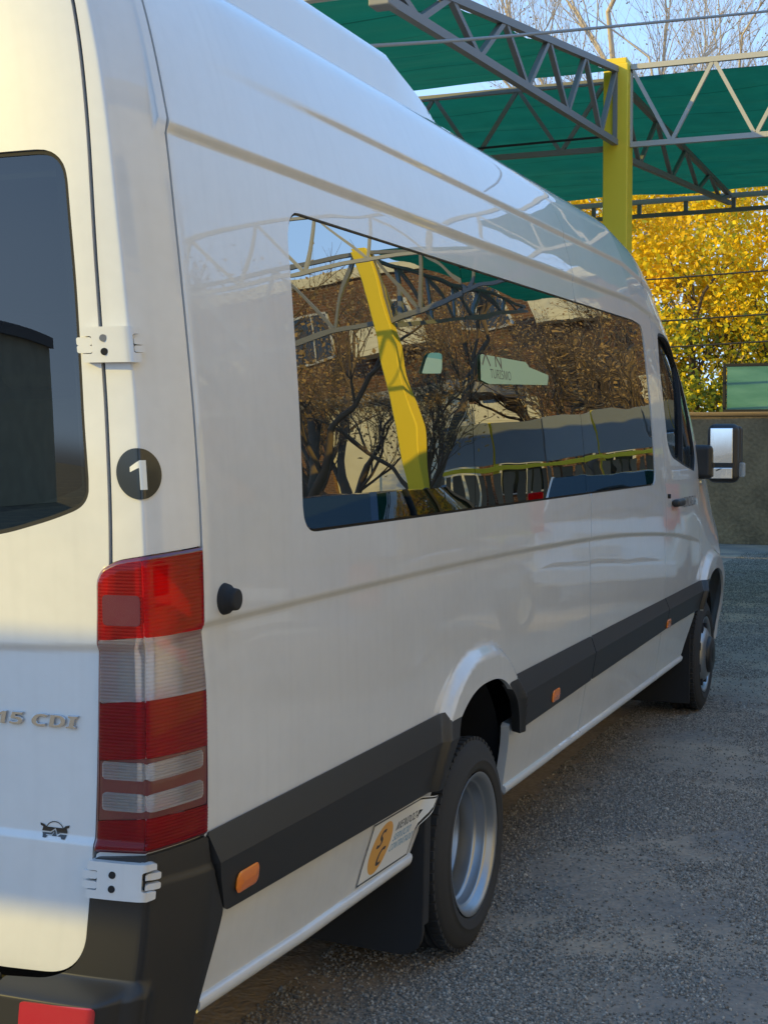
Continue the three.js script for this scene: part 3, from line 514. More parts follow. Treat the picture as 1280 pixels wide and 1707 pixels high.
  {
    const mint = '#b9d9b4';  // flat pale green stands for the bright outside seen through the far glass
    decal('painted_view_patch', lines([1.44, 1.70, 0.02]), lines([1.76, 1.90, 0.02]), sdPoly(roundPoly([[1.475, 1.797], [1.650, 1.805], [1.670, 1.868], [1.545, 1.862]], [0.004, 0.004, 0.02, 0.03])), () => 0.0012, canvasTexture(64, 64, (c, w, h) => { c.fillStyle = mint; c.fillRect(0, 0, w, h); c.fillStyle = '#6fb9a6'; c.fillRect(0, 0, w, 18); }), (t, v) => [(t - 1.44) / 0.26, (v - 1.79) / 0.08], {}, 'small pale green patch painting the bright view through the window');
    decal('painted_view_patch', lines([1.98, 2.90, 0.02]), lines([1.76, 1.92, 0.01]), sdPoly([[2.02, 1.800], [2.10, 1.790], [2.82, 1.812], [2.85, 1.850], [2.60, 1.868], [2.56, 1.885], [2.04, 1.886]]), () => 0.0012, canvasTexture(1024, 160, (c, w, h) => {
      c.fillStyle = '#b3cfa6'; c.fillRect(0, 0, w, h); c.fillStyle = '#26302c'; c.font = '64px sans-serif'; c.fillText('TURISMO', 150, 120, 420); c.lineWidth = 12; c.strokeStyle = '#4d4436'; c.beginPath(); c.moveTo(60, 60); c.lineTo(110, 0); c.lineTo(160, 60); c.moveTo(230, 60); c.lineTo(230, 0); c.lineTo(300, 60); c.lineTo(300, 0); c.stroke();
    }), (t, v) => [(t - 2.0) / 0.88, (v - 1.785) / 0.105], {}, 'pale green patch painting the bright view through the window, with TURISMO lettering');
  }
  // ------------------------------------------------ wheels, arches, flap, underside
  const tyreProfile = (x0, x1, R) => { const o = [], w = x1 - x0; // bead, sidewall, shoulder, tread with grooves, and back
    const half = [[0.02, 0.222], [0.006, 0.232], [0.002, 0.238], [-0.001, 0.239], [-0.001, 0.244], [-0.003, 0.246], [-0.005, 0.262], [-0.0075, 0.264], [-0.0075, 0.270], [-0.004, 0.272], [-0.002, 0.285], [0.004, 0.306], [0.012, 0.318], [0.012, 0.321], [0.020, 0.330], [0.028, R - 0.004], [0.040, R]];
    for (const [a, r] of half) o.push([x0 + a, r]);
    for (const g of [0.36, 0.5, 0.64]) { const c = x0 + w * g; o.push([c - 0.006, R + 0.001], [c - 0.004, R - 0.009], [c + 0.004, R - 0.009], [c + 0.006, R + 0.001]); }
    for (const [a, r] of [...half].reverse()) o.push([x1 - a, r]);
    return o; };
  const sideTex = noiseTexture(256, (x, y) => 0.5 + 0.5 * tile(x, y, 12, 4, 5));
  const tyreMat = std({ color: lin(0.030, 0.029, 0.028), roughness: 0.82, bumpMap: sideTex, bumpScale: 0.0012 });
  const treadBlocks = (x0, x1, R) => { const l = []; for (let k = 0; k < 64; k++) for (const s of [0, 1]) { const a = (k + 0.5 * s) / 64 * Math.PI * 2, g = new THREE.BoxGeometry(0.030, 0.012, 0.022); g.translate(s ? x1 - 0.036 : x0 + 0.036, R - 0.002, 0); g.rotateX(a); l.push(g); } return merge(l); };
  function wheel(x0, x1, name, rimProfile, extras) {
    const w = part(name, van);
    mesh('tyre', merge([turned(tyreProfile(x0, x1, 0.338), 96), treadBlocks(x0, x1, 0.338)]), tyreMat, w);
    mesh('rim', turned(rimProfile, 96), M.rim, w); if (extras) extras(w); return w;
  }
  const deep = (x1) => [[x1 - 0.012, 0.219], [x1 - 0.004, 0.228], [x1 - 0.001, 0.230], [x1 - 0.003, 0.222], [x1 - 0.010, 0.209], [x1 - 0.028, 0.207], [x1 - 0.030, 0.198], [x1 - 0.036, 0.195], [x1 - 0.062, 0.194], [x1 - 0.064, 0.187], [x1 - 0.072, 0.181], [x1 - 0.112, 0.180], [x1 - 0.114, 0.186], [x1 - 0.126, 0.186], [x1 - 0.130, 0.178], [x1 - 0.165, 0.170], [x1 - 0.185, 0.15], [x1 - 0.19, 0.12], [x1 - 0.17, 0.085], [x1 - 0.14, 0.08], [x1 - 0.135, 0]];
  for (const s of [1, -1]) {
    const w1 = wheel(-0.10, 0.10, 'rear_wheel', s > 0 ? deep(0.10) : deep(0.10), (w) => { for (let k = 0; k < 6; k++) { const a = k / 6 * Math.PI * 2, g = new THREE.CylinderGeometry(0.014, 0.014, 0.03, 6); g.rotateZ(Math.PI / 2); g.translate(-0.075, Math.cos(a) * 0.1, Math.sin(a) * 0.1); mesh('wheel_nut', g, M.steel, w); } });
    w1.position.set(s * 0.882, 0.302, -1.925); w1.rotation.y = s > 0 ? 0 : Math.PI;
    const w2 = wheel(-0.10, 0.10, 'inner_rear_wheel', deep(0.10)); w2.position.set(s * 0.62, 0.302, -1.925); w2.rotation.y = s > 0 ? 0 : Math.PI;
    const w3 = wheel(-0.10, 0.10, 'front_wheel', [[0.088, 0.219], [0.096, 0.228], [0.099, 0.230], [0.097, 0.222], [0.088, 0.212], [0.06, 0.205], [0.05, 0.19], [0.075, 0.172], [0.10, 0.155], [0.115, 0.13], [0.12, 0.10], [0.12, 0]], (w) => {
      for (let k = 0; k < 8; k++) { const a = (k + 0.5) / 8 * Math.PI * 2, g = new THREE.CylinderGeometry(0.024, 0.024, 0.05, 20); g.rotateZ(Math.PI / 2); g.rotateZ(0.0); g.translate(0.070, Math.cos(a) * 0.172, Math.sin(a) * 0.172); mesh('vent_hole', g, M.dark, w); }
      mesh('hub_cover', turned([[0.115, 0.112], [0.132, 0.108], [0.142, 0.098], [0.146, 0.08], [0.143, 0.055], [0.150, 0.045], [0.152, 0]], 40), M.plastic, w);
    });
    w3.position.set(s * 0.86, 0.302, -6.40); w3.rotation.y = s > 0 ? 0.01 : Math.PI + 0.01;
  }
  for (const c of ARCHES) {
    for (const s of [1, -1]) {
      const q = new THREE.CylinderGeometry(0.46, 0.46, 0.42, 40, 1, true, Math.PI, Math.PI); q.rotateZ(-Math.PI / 2); q.translate(s * 0.71, 0.40, -c - 0.02);
      mesh('wheel_arch_liner', q, M.dark, van); mesh('inner_wheel_plate', box(0.02, 0.6, 0.95, s * 0.50, 0.55, -c - 0.02), M.dark, van);
    }
  }
  for (const s of [1, -1]) {
    const sh = new THREE.Shape(); sh.moveTo(-0.235, 0.23); sh.lineTo(0.235, 0.23); sh.lineTo(0.235, -0.15); sh.quadraticCurveTo(0.235, -0.225, 0.16, -0.228); sh.lineTo(-0.17, -0.215); sh.quadraticCurveTo(-0.235, -0.21, -0.235, -0.14); sh.closePath();
    const g = new THREE.ExtrudeGeometry(sh, { depth: 0.010, bevelEnabled: true, bevelSize: 0.003, bevelThickness: 0.003, bevelSegments: 2, curveSegments: 8 }); g.translate(0, 0, -0.005);
    const flap = mesh('mud_flap', merge([g, box(0.014, 0.36, 0.05, s * 0.232, 0.04, -0.018, 0.006)]), M.rubber, van); flap.position.set(s * 0.728, 0.305, -1.50); flap.rotation.x = -0.06;
    const ff = mesh('mud_flap', box(0.36, 0.42, 0.012, 0, 0, 0, 0.005), M.rubber, van); ff.position.set(s * 0.775, 0.29, -5.90);
  }
  mesh('underbody', merge([box(1.70, 0.20, 1.2, 0, 0.50, -0.72), box(0.95, 0.26, 6.6, 0, 0.50, -3.6), box(1.70, 0.20, 3.4, 0, 0.52, -4.15), box(0.2, 0.2, 1.4, 0, 0.30, -1.92), box(0.5, 0.22, 1.0, 0.5, 0.36, -3.4)]), M.dark, van);
}

copyOf(minibus, [-3.9, 0.035, -2.2], 0, 'second white minibus added unseen on the far side to shade the ground ahead');  // unseen copy, added so that its shadow covers the ground ahead
// ---------------------------------------------------------------- ground
{
  const groundTex = noiseTexture(1024, (x, y) => {
    const dust = sm(0.5 + 2.0 * tile(x, y, 4, 4, 2)), grit = tile(x, y, 150, 2, 11), med = tile(x, y, 40, 3, 5);
    const b = 0.495 + 0.17 * grit + 0.10 * med, w = dust * 0.17 - 0.05;
    return [b * 1.10 + w * 1.15, b * 1.0 + w * 0.85, b * 0.89 + w * 0.5];
  }, true);
  const groundBump = noiseTexture(1024, (x, y) => 0.5 + 0.35 * tile(x, y, 170, 2, 11) + 0.3 * tile(x, y, 60, 3, 4));
  for (const t of [groundTex, groundBump]) t.repeat.set(1 / 3.1, 1 / 3.1);
  const mat = std({ map: groundTex, bumpMap: groundBump, bumpScale: 0.022, roughness: 0.95 });
  const hgt = (x, z) => 0.006 * fbm(x * 0.9, z * 0.9, 0.3, 3) + 0.010 * fbm(x * 0.25, z * 0.25, 2.3, 2);
  const g = new THREE.PlaneGeometry(1, 1, 150, 150), p = g.attributes.position, uv = g.attributes.uv;
  const sp = (s) => Math.sign(s) * (14 * Math.abs(s) + 106 * Math.abs(s) ** 4);
  for (let i = 0; i < p.count; i++) { const x = 1.5 + sp(p.getX(i) * 2), z = -6 + sp(-p.getY(i) * 2); p.setXYZ(i, x, hgt(x, z) - 0.004, z); uv.setXY(i, x, z); }
  g.computeVertexNormals();
  structure(mesh('ground', g, mat), 'dark worn asphalt yard strewn with grit and dust');
  // loose grit on the asphalt beside the minibus
  const stone = new THREE.IcosahedronGeometry(1, 0), q = stone.attributes.position;
  for (let i = 0; i < q.count; i++) { const k = 0.75 + 0.4 * Math.abs(nz(q.getX(i) * 3.1, q.getY(i) * 3.1, q.getZ(i) * 3.1)); q.setXYZ(i, q.getX(i) * k, q.getY(i) * k * 0.7, q.getZ(i) * k); }
  stone.computeVertexNormals();
  const N = 420000, grit = new THREE.InstancedMesh(stone, std({ color: 0xffffff, roughness: 0.9 }), N), m = new THREE.Matrix4(), qu = new THREE.Quaternion(), e = new THREE.Euler(), c = new THREE.Color();
  let k = 0, guard = 0;
  while (k < N && guard++ < 4500000) {
    const far = rnd() ** 1.5, z = 0.3 - far * 19.5, xm = 2.44 - (2.44 - z) * 0.126 + 0.7, x = rr(xm - 2.6, xm); if (x < -0.6 || (x < 0.55 && z > -7)) continue;
    const dens = 0.42 + 2.4 * fbm(x * 1.3, z * 1.3, 5.1, 4) + 0.6 * nz(x * 6, z * 6, 1);
    if (rnd() > clamp(dens, 0.05, 1)) continue;
    const s = (0.0020 + 0.0056 * rnd() ** 2.6) * (1 + clamp((-z - 6) / 10) * 0.6) + (rnd() < 0.0025 ? 0.009 * rnd() : 0);
    e.set(rr(0, 6.3), rr(0, 6.3), rr(0, 6.3)); qu.setFromEuler(e); m.compose(V(x, hgt(x, z) - 0.004 + s * 0.35, z), qu, V(s, s, s)); grit.setMatrixAt(k, m);
    const v = 0.13 + 0.26 * rnd() ** 1.6 + (rnd() < 0.04 ? 0.12 : 0), wr = rnd() * 0.012; c.setRGB(v * 1.12 + wr, v + wr * 0.4, v * 0.84); grit.setColorAt(k, c); k++;
  }
  grit.count = k; grit.name = 'loose_gravel'; grit.castShadow = grit.receiveShadow = true;
  grit.userData = { label: 'dark loose grit scattered over the asphalt beside the minibus', category: 'gravel', kind: 'stuff' }; scene.add(grit);
}

{
  const slab = mesh('added_bounce_apron', metricBox(2.2, 0.012, 12, 6.1, 0.006, -1), std({ color: lin(0.46, 0.44, 0.40), roughness: 0.9 }));  // unseen slab added to bounce sunlight up onto the minibus side
  structure(slab, 'pale concrete slab added out of view to bounce light onto the minibus');
  function metricBox(w, h, d, x, y, z) { return box(w, h, d, x, y, z); }
}
// ---------------------------------------------------------------- shade canopies
const clothTex = noiseTexture(512, (x, y) => { const f = 0.5 + 0.5 * Math.sin(y * Math.PI * 2 * 64), b = Math.abs(((y * 3) % 1) - 0.5) > 0.488 ? -0.35 : 0; return 0.74 + 0.10 * f + 0.30 * tile(x, y, 9, 4, 4) + b; });
const clothMat = phys({ color: lin(0.009, 0.19, 0.12), map: clothTex, roughness: 0.95, transmission: 0.55, thickness: 0, specularIntensity: 0.1 });
function cloth(parent, x0, x1, z0, z1, y0, y1, sag = 0.05, s = 0) {
  const g = new THREE.PlaneGeometry(1, 1, 120, 60), p = g.attributes.position, uv = g.attributes.uv;
  for (let i = 0; i < p.count; i++) { const a = p.getX(i) + 0.5, b = p.getY(i) + 0.5, x = x0 + (x1 - x0) * a, z = z0 + (z1 - z0) * b; p.setXYZ(i, x, y0 + (y1 - y0) * b - sag * Math.sin(Math.PI * a) * Math.sin(Math.PI * b) + 0.030 * nz(x * 1.1, z * 1.7, s) + 0.014 * nz(x * 0.5, z * 6, s), z); uv.setXY(i, x * 0.4, z * 0.4); }
  g.computeVertexNormals(); return mesh('shade_cloth', g, clothMat, parent);
}
// flat truss between a and b: depth at each end, zigzag web
function truss(parent, a, b, dA, dB, n, mat, { topMat = mat, w = 0.044 } = {}) {
  const t = part('truss', parent), L = (p, q, k) => p.clone().lerp(q, k), lo = (k) => L(a, b, k).add(V(0, -(dA + (dB - dA) * k), 0));
  mesh('chord', bar(a, b, w, w), topMat, t); mesh('chord', bar(lo(0), lo(1), w, w), mat, t);
  const web = (p, q) => { const d = q.clone().sub(p).normalize().multiplyScalar(w * 0.45); mesh('web_bar', bar(p.clone().add(d), q.clone().sub(d), w * 0.72, w * 0.72), mat, t); };
  for (let k = 0; k < n; k++) { const m = (k + 0.5) / n; web(L(a, b, k / n), lo(m)); web(lo(m), L(a, b, (k + 1) / n)); }
  web(a, lo(0)); if (dB > 0.12) web(b, lo(1));
  return t;
}
function steelPost(parent, x, z, H, w = 0.215) {
  const p = part('post', parent);
  mesh('post_shaft', box(w, H, w, x, H / 2, z, 0.012), M.post, p);
  mesh('base_plate', box(w + 0.16, 0.02, w + 0.16, x, 0.012, z, 0.006), M.post, p);
  mesh('top_plate', box(w * 0.82, 0.05, w * 0.82, x, H + 0.025, z, 0.008), M.post, p);
  return p;
}
{
  const c = thing('shade_canopy', 'green shade cloth canopy on steel trusses and yellow posts beyond the minibus', 'canopy', [0, 0, 0]);
  const H = 4.87, Z = -10.0, px = -0.44;
  steelPost(c, px, Z, H); steelPost(c, 7.5, Z, H); steelPost(c, -6.2, Z, H); steelPost(c, -12, Z, H);
  const wn = 0.11;
  truss(c, V(px + wn, H - 0.02, Z), V(7.5 - wn, H - 0.02, Z), 0.66, 0.66, 11, M.steelPale);
  truss(c, V(px - wn, H - 0.12, Z), V(-6.2 + wn, H - 0.12, Z), 0.58, 0.58, 7, M.steel);
  truss(c, V(-6.2 - wn, H - 0.12, Z), V(-12 + wn, H - 0.12, Z), 0.58, 0.58, 7, M.steel);
  const nearTip = (x) => [V(x, H - 0.05, Z + wn), V(x, 4.09, -4.6)], farTip = (x) => [V(x, H - 0.13, Z - wn), V(x, 4.74, -16.2)];
  for (const x of [px, -6.2]) { const [a, b] = nearTip(x); truss(c, a, b, 0.62, 0.15, 5, M.steel, { w: 0.052 }); }
  for (const x of [px, -6.2, -12]) { const [a, b] = farTip(x); truss(c, a, b, 0.62, 0.10, 4, M.steel, { w: 0.05 }); }
  // edge beams
  const beam = part('edge_beam', c);
  mesh('chord', bar(V(-12, 4.60, -16.25), V(2.7, 4.78, -16.25), 0.06), M.steelPale, beam); mesh('chord', bar(V(-12, 4.42, -16.25), V(2.7, 4.60, -16.25), 0.05), M.steel, beam);
  for (let k = 0; k < 25; k++) { const x = -11.8 + k * 0.6, y = 4.60 + (x + 12) / 15.2 * 0.18; mesh('web_bar', bar(V(x, y - 0.03, -16.25), V(x, y - 0.155, -16.25), 0.05), M.steel, beam); }
  const b2 = part('edge_beam', c); mesh('chord', bar(V(-12, 3.98, -4.56), V(px - 0.06, 3.98, -4.56), 0.06), M.steelPale, b2); mesh('chord', bar(V(-12, 4.14, -4.56), V(px - 0.06, 4.14, -4.56), 0.05), M.steelPale, b2);
  for (let k = 0; k < 14; k++) { const x = px - 0.55 - k * 0.8; mesh('web_bar', bar(V(x, 4.01, -4.56), V(x, 4.115, -4.56), 0.04), M.steelPale, b2); }
  mesh('joint_bracket', box(0.12, 0.12, 0.12, px, 3.95, -4.62, 0.01), M.steel, c);
  cloth(c, -12, px - 0.03, Z + 0.12, -4.62, H - 0.06, 4.06, 0.10, 1);
  cloth(c, -13.5, 2.6, Z - 0.12, -16.18, H - 0.08, 4.80, 0.05, 2);
}
{
  const c = thing('shade_canopy', 'smaller shade canopy on a sunlit yellow post beside the parked dark car', 'canopy', [0, 0, 0]);
  const H = 4.80, Z = -12.1, X = 5.05;
  steelPost(c, X, Z, H, 0.215); steelPost(c, 11.5, Z, H, 0.185);
  truss(c, V(X + 0.11, H - 0.02, Z), V(11.4, H - 0.02, Z), 0.95, 0.95, 6, M.steel, { w: 0.055 });
  truss(c, V(X, H - 0.05, Z - 0.11), V(X, 4.7, -18), 0.95, 0.1, 6, M.steel, { w: 0.055 });
  truss(c, V(X - 0.11, H - 0.02, Z), V(3.0, H - 0.25, Z), 0.95, 0.3, 3, M.steel, { w: 0.055 });
  cloth(c, 2.9, 4.98, Z - 0.2, -18, H + 0.05, 4.8, 0.08, 4);
}
// board added out of view to cast the shadow band across the lower rear doors
{
  const s = thing('added_shade_board', 'plain grey board on two posts, added out of view to shade the rear doors', 'board', [0, 0, 0]);
  mesh('board_panel', box(2.6, 0.56, 0.03, -4.35, 3.045, 3.54, 0.006), M.steelPale, s);
  for (const x of [-5.5, -3.4]) mesh('board_post', box(0.08, 3.35, 0.08, x, 1.675, 3.62, 0.008), M.steel, s);
}

// ---------------------------------------------------------------- wall, green sheet, wires
{
  const wt = noiseTexture(512, (x, y) => { const n = tile(x, y, 8, 5, 7), f = tile(x, y, 60, 3, 2); const v = 0.48 + 0.18 * n + 0.14 * f; return [v * 1.14, v * 0.96, v * 0.72]; }, true); wt.repeat.set(0.3, 0.3);
  const wb = noiseTexture(512, (x, y) => 0.5 + 0.4 * tile(x, y, 60, 3, 2) + 0.3 * tile(x, y, 14, 3, 1)); wb.repeat.set(0.3, 0.3);
  const mat = std({ map: wt, bumpMap: wb, bumpScale: 0.03, roughness: 0.95 });
  const w = thing('yard_wall', 'rough olive grey rendered wall under the yellow trees', 'wall', [-7.5, 0, -21]);
  const g = box(18.4, 2.03, 0.25, 0, 1.015, 0); { const uv = g.attributes.uv, p = g.attributes.position; for (let i = 0; i < uv.count; i++) uv.setXY(i, p.getX(i), p.getY(i)); }
  mesh('wall_body', g, mat, w); mesh('coping', box(18.4, 0.07, 0.32, 0, 2.066, 0, 0.02), mat, w);
  const s = thing('green_sheet', 'pale green translucent sheet in a dark frame standing on the wall', 'panel', [0.15, 2.10, -20.98]);
  const sheetTex = noiseTexture(256, (x, y) => { const n = tile(x, y, 4, 4, 3); return [0.36 + 0.25 * n, 0.56 + 0.22 * n, 0.48 + 0.22 * n]; }, true);
  mesh('sheet', box(2.68, 0.70, 0.012, 0, 0.38, 0), phys({ map: sheetTex, color: lin(0.75, 0.8, 0.78), roughness: 0.25, clearcoat: 0.6, clearcoatRoughness: 0.1 }), s);
  for (const y of [0.02, 0.75]) mesh('frame_bar', box(2.8, 0.045, 0.05, 0, y, 0, 0.006), M.dark, s);
  for (const x of [-1.38, 0, 1.38]) mesh('frame_bar', box(0.05, 0.68, 0.045, x, 0.385, 0.003, 0.006), M.dark, s);
  const wire = (name, pts, r, label, mat = M.wire) => tag(mesh(name, new THREE.TubeGeometry(new THREE.CatmullRomCurve3(pts), 40, r, 6), mat), label, 'wire', 'wires strung across the yard');
  wire('overhead_wire', [V(-0.54, 3.60, -4.24), V(-0.52, 3.69, -4.57), V(-0.25, 3.86, -5.23), V(0.07, 4.20, -6.46), V(1.01, 4.77, -8.50), V(1.43, 5.04, -9.44), V(1.9, 5.2, -9.95)], 0.011, 'pale grey cable crossing in front of the green cloth', std({ color: lin(0.25, 0.26, 0.26), roughness: 0.6 }));
  wire('overhead_wire', [V(-8, 4.27, -9.88), V(-3, 4.23, -9.88), V(px0(), 4.25, -9.87)], 0.011, 'thin dark wire along the bottom of the left truss');
  const farW = [[3.35, 3.6, -19.5], [4.05, 4.3, -20], [2.95, 3.2, -19.5]];
  farW.forEach(([a, b, z], k) => wire('overhead_wire', [V(-12, a, z), V(-5, (a + b) / 2 - 0.1, z), V(2.2, b, z)], 0.014, ['thin dark wire crossing the middle of the yellow trees', 'thin dark wire crossing the top of the yellow trees', 'thin dark wire crossing low on the yellow trees'][k]));
  function px0() { return -0.5; }
}

// ---------------------------------------------------------------- trees
function branchTree(root, trunkMat, { h = 4, r = 0.2, depth = 6, spread = 0.55, lift = 0.25, seg = 4, tips }) {
  const geos = [];
  const grow = (p, d, len, rad, lev) => {
    let q = p.clone(), dir = d.clone(); const n = lev < 2 ? seg : 2, pts = [q.clone()];
    for (let k = 0; k < n; k++) { dir.add(V(rr(-1, 1), rr(-0.5, 1) * 0.5, rr(-1, 1)).multiplyScalar(0.16)).normalize(); q = q.clone().addScaledVector(dir, len / n); pts.push(q.clone()); }
    const sides = lev < 2 ? 9 : lev < 4 ? 5 : 3;
    for (let k = 0; k < n; k++) {
      const a = pts[k], b = pts[k + 1], r0 = rad * (1 - 0.38 * k / n), r1 = rad * (1 - 0.38 * (k + 1) / n), L = a.distanceTo(b), g = new THREE.CylinderGeometry(r1, r0, L * 1.03, sides, 1, true);
      g.translate(0, L / 2, 0); g.applyQuaternion(new THREE.Quaternion().setFromUnitVectors(V(0, 1, 0), b.clone().sub(a).normalize())); g.translate(a.x, a.y, a.z); geos.push(g);
    }
    if (lev >= depth) { tips.push([q, dir]); return; }
    const kids = lev === 0 ? 4 : lev < 3 ? 3 : 3;
    for (let k = 0; k < kids; k++) {
      const nd = dir.clone().add(V(rr(-1, 1), rr(-0.4, 0.8), rr(-1, 1)).multiplyScalar(spread * 1.4)).add(V(0, lift * 0.4, 0)).normalize();
      const from = k === 0 ? q : pts[Math.max(1, Math.floor(rr(0.45, 1) * n))];
      grow(from.clone(), nd, len * rr(0.62, 0.82), rad * (k === 0 ? 0.62 : 0.48), lev + 1);
    }
    if (lev >= 2) tips.push([q, dir]);
  };
  grow(V(0, 0, 0), V(0.02, 1, 0.03).normalize(), h, r, 0);
  return merge(geos);
}
function leafMass(list, size, mats, parent, name) {
  const by = mats.map(() => ({ p: [], n: [], i: [] }));
  for (const [c, s, k] of list) {
    const o = by[k], a = V(rr(-1, 1), rr(-1, 1), rr(-1, 1)).normalize(), b = V(rr(-1, 1), rr(-1, 1), rr(-1, 1)).cross(a).normalize(), n = a.clone().cross(b), w = size * s, base = o.p.length / 3;
    const P = [a.clone().multiplyScalar(-w), b.clone().multiplyScalar(0.62 * w).addScaledVector(n, 0.12 * w), a.clone().multiplyScalar(w), b.clone().multiplyScalar(-0.62 * w).addScaledVector(n, 0.12 * w)];
    for (const q of P) { o.p.push(c.x + q.x, c.y + q.y, c.z + q.z); o.n.push(-n.x, -n.y, -n.z); }
    o.i.push(base, base + 1, base + 2, base, base + 2, base + 3);
  }
  by.forEach((o, k) => { if (!o.p.length) return; const g = new THREE.BufferGeometry(); g.setAttribute('position', new THREE.Float32BufferAttribute(o.p, 3)); g.setAttribute('normal', new THREE.Float32BufferAttribute(o.n, 3)); g.setIndex(o.i); const m = mesh(name, g, mats[k], parent); m.userData.kind = 'stuff'; });
}
const leaf = (r, g, b) => phys({ color: lin(r, g, b), roughness: 0.8, transmission: 0.35, thickness: 0, specularIntensity: 0.3, side: THREE.DoubleSide });
const barkMat = std({ color: lin(0.10, 0.075, 0.05), roughness: 0.95 }), paleBark = std({ color: lin(0.55, 0.46, 0.37), roughness: 0.9 });
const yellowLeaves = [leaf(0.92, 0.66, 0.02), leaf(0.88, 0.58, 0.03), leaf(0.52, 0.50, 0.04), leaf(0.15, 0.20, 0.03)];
function yellowTree(x, z, h, rx, label, green) {
  const t = thing('autumn_tree', label, 'tree', [x, 0, z], 0, 'autumn trees behind the wall');
  const tips = []; mesh('trunk', branchTree(t, barkMat, { h: h * 0.3, r: 0.14, depth: 4, spread: 0.7, tips }), barkMat, t);
  const list = [], clumps = [];
  for (let k = 0; k < 165; k++) { const a = rr(0, 6.28), y = rr(0.14, 1.0), rad = rx * Math.sqrt(Math.max(0, 1 - ((y - 0.5) / 0.56) ** 2)) * Math.sqrt(rnd()); clumps.push(V(Math.cos(a) * rad, y * h, Math.sin(a) * rad)); }
  for (const c of clumps) {
    const s = rr(0.28, 0.62), n = Math.floor(rr(130, 200)), hue = rnd(), low = c.y / h;
    for (let i = 0; i < n; i++) {
      const d = V(rr(-1, 1), rr(-0.8, 0.8), rr(-1, 1)); if (d.lengthSq() > 1) continue;
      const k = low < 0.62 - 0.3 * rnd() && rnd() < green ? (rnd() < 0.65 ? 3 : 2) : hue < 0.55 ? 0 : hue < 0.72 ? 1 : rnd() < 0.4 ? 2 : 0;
      list.push([c.clone().addScaledVector(d, s), rr(0.7, 1.25), k]);
    }
  }
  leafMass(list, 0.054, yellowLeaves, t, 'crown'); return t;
}
yellowTree(-4.6, -24.6, 6.6, 1.9, 'yellow leaved tree nearest the van bonnet, behind the wall', 0.8);
yellowTree(-2.3, -24.2, 6.9, 2.1, 'yellow leaved tree with greener foot beside the green sheet', 0.9);
yellowTree(-0.2, -25.4, 7.0, 2.1, 'yellow leaved tree right behind the green sheet', 0.7);
yellowTree(-7.4, -25.2, 6.2, 2.1, 'yellow leaved tree hidden low behind the minibus cab', 0.6);
yellowTree(-3.4, -27.4, 6.9, 2.3, 'deeper yellow leaved tree standing behind the front row', 0.5);
function bareTree(x, z, h, label, s, mat = paleBark, leaves = 0.5, depth = 7) {
  seed = s; const t = thing('bare_tree', label, 'tree', [x, 0, z], 0, 'bare trees round the yard'), tips = [];
  mesh('trunk', branchTree(t, mat, { h: h * 0.27, r: h * (h > 15 ? 0.0115 : 0.019), depth, spread: 0.55, lift: 0.35, tips }), mat, t);
  const list = []; for (const [p, d] of tips) if (rnd() < leaves) for (let k = 0; k < 1; k++) list.push([p.clone().add(V(rr(-0.2, 0.2), rr(-0.3, 0.1), rr(-0.2, 0.2))), rr(0.6, 1.2), 0]);
  if (list.length) leafMass(list, 0.034, [leaf(0.40, 0.26, 0.12)], t, 'dry_leaves'); return t;
}
const bareA = bareTree(-5.6, -31, 19, 'bare pale tree rising above the left green canopy', 21, paleBark, 0.4);
const bareB = bareTree(-2.4, -33, 20, 'bare pale tree above the right truss', 99, paleBark, 0.5);
copyOf(bareB, [-8.6, 0, -34], 2.1, 'bare pale tree farthest back behind the yellow trees', 0.95);
const bareC = bareTree(9.2, -19.5, 8.0, 'bare brown tree in front of the white building', 5, std({ color: lin(0.13, 0.09, 0.06), roughness: 0.95 }), 0.6);
copyOf(bareC, [6.2, 0, -24], 1.3, 'bare brown tree behind the grey panels', 1.15);
copyOf(bareC, [4.6, 0, -27.5], 2.2, 'bare brown tree nearest the end of the brick apartments', 1.2);
copyOf(bareC, [8.0, 0, -30], 5.0, 'bare brown tree close to the apartment balconies', 1.25);
copyOf(bareC, [6.9, 0, -17.2], 0.7, 'bare brown tree closest behind the sunlit yellow post', 0.9);
copyOf(bareC, [8.3, 0, -16.4], 4.1, 'bare brown tree between the yellow post and the gateway', 1.2);
copyOf(bareC, [4.2, 0, -22.5], 5.6, 'bare brown tree just behind the grey panels', 0.95);
copyOf(bareC, [11.4, 0, -22], 3.4, 'bare brown tree beside the brick gateway', 1.0);
// ---------------------------------------------------------------- what the windows and the paint mirror: grey screen, buildings, parked cars
{
  const s = thing('metal_screen', 'row of grey sheet panels above a yellow rail, ahead of the white car', 'fence', [2.2, 0, -20]);
  const greys = [0.20, 0.24, 0.22, 0.27, 0.21, 0.25].map((v) => std({ color: lin(v * 0.94, v, v * 1.08), roughness: 0.45, metalness: 0.2 }));
  for (let k = 0; k < 6; k++) mesh('sheet_panel', box(0.86, 0.86, 0.02, 0.46 + k * 0.90, 2.42, 0, 0.004), greys[k], s);
  mesh('rail', box(5.6, 0.10, 0.06, 2.7, 1.90, 0.02, 0.01), M.post, s);
  mesh('rail', box(5.6, 0.06, 0.05, 2.7, 0.35, 0.02, 0.01), M.post, s);
  for (let k = 0; k < 7; k++) mesh('rail_post', box(0.07, 2.86, 0.07, 0.0 + k * 0.90, 1.43, -0.06, 0.01), k % 2 ? M.post : M.steel, s);
  const wood = [0.12, 0.16, 0.2].map((v) => std({ color: lin(v, v * 0.72, v * 0.45), roughness: 0.8 }));
  for (let k = 0; k < 36; k++) mesh('slat', box(0.11, 1.40, 0.02, 0.06 + k * 0.152, 1.10, 0, 0.003), wood[(k * 7) % 3], s);
}
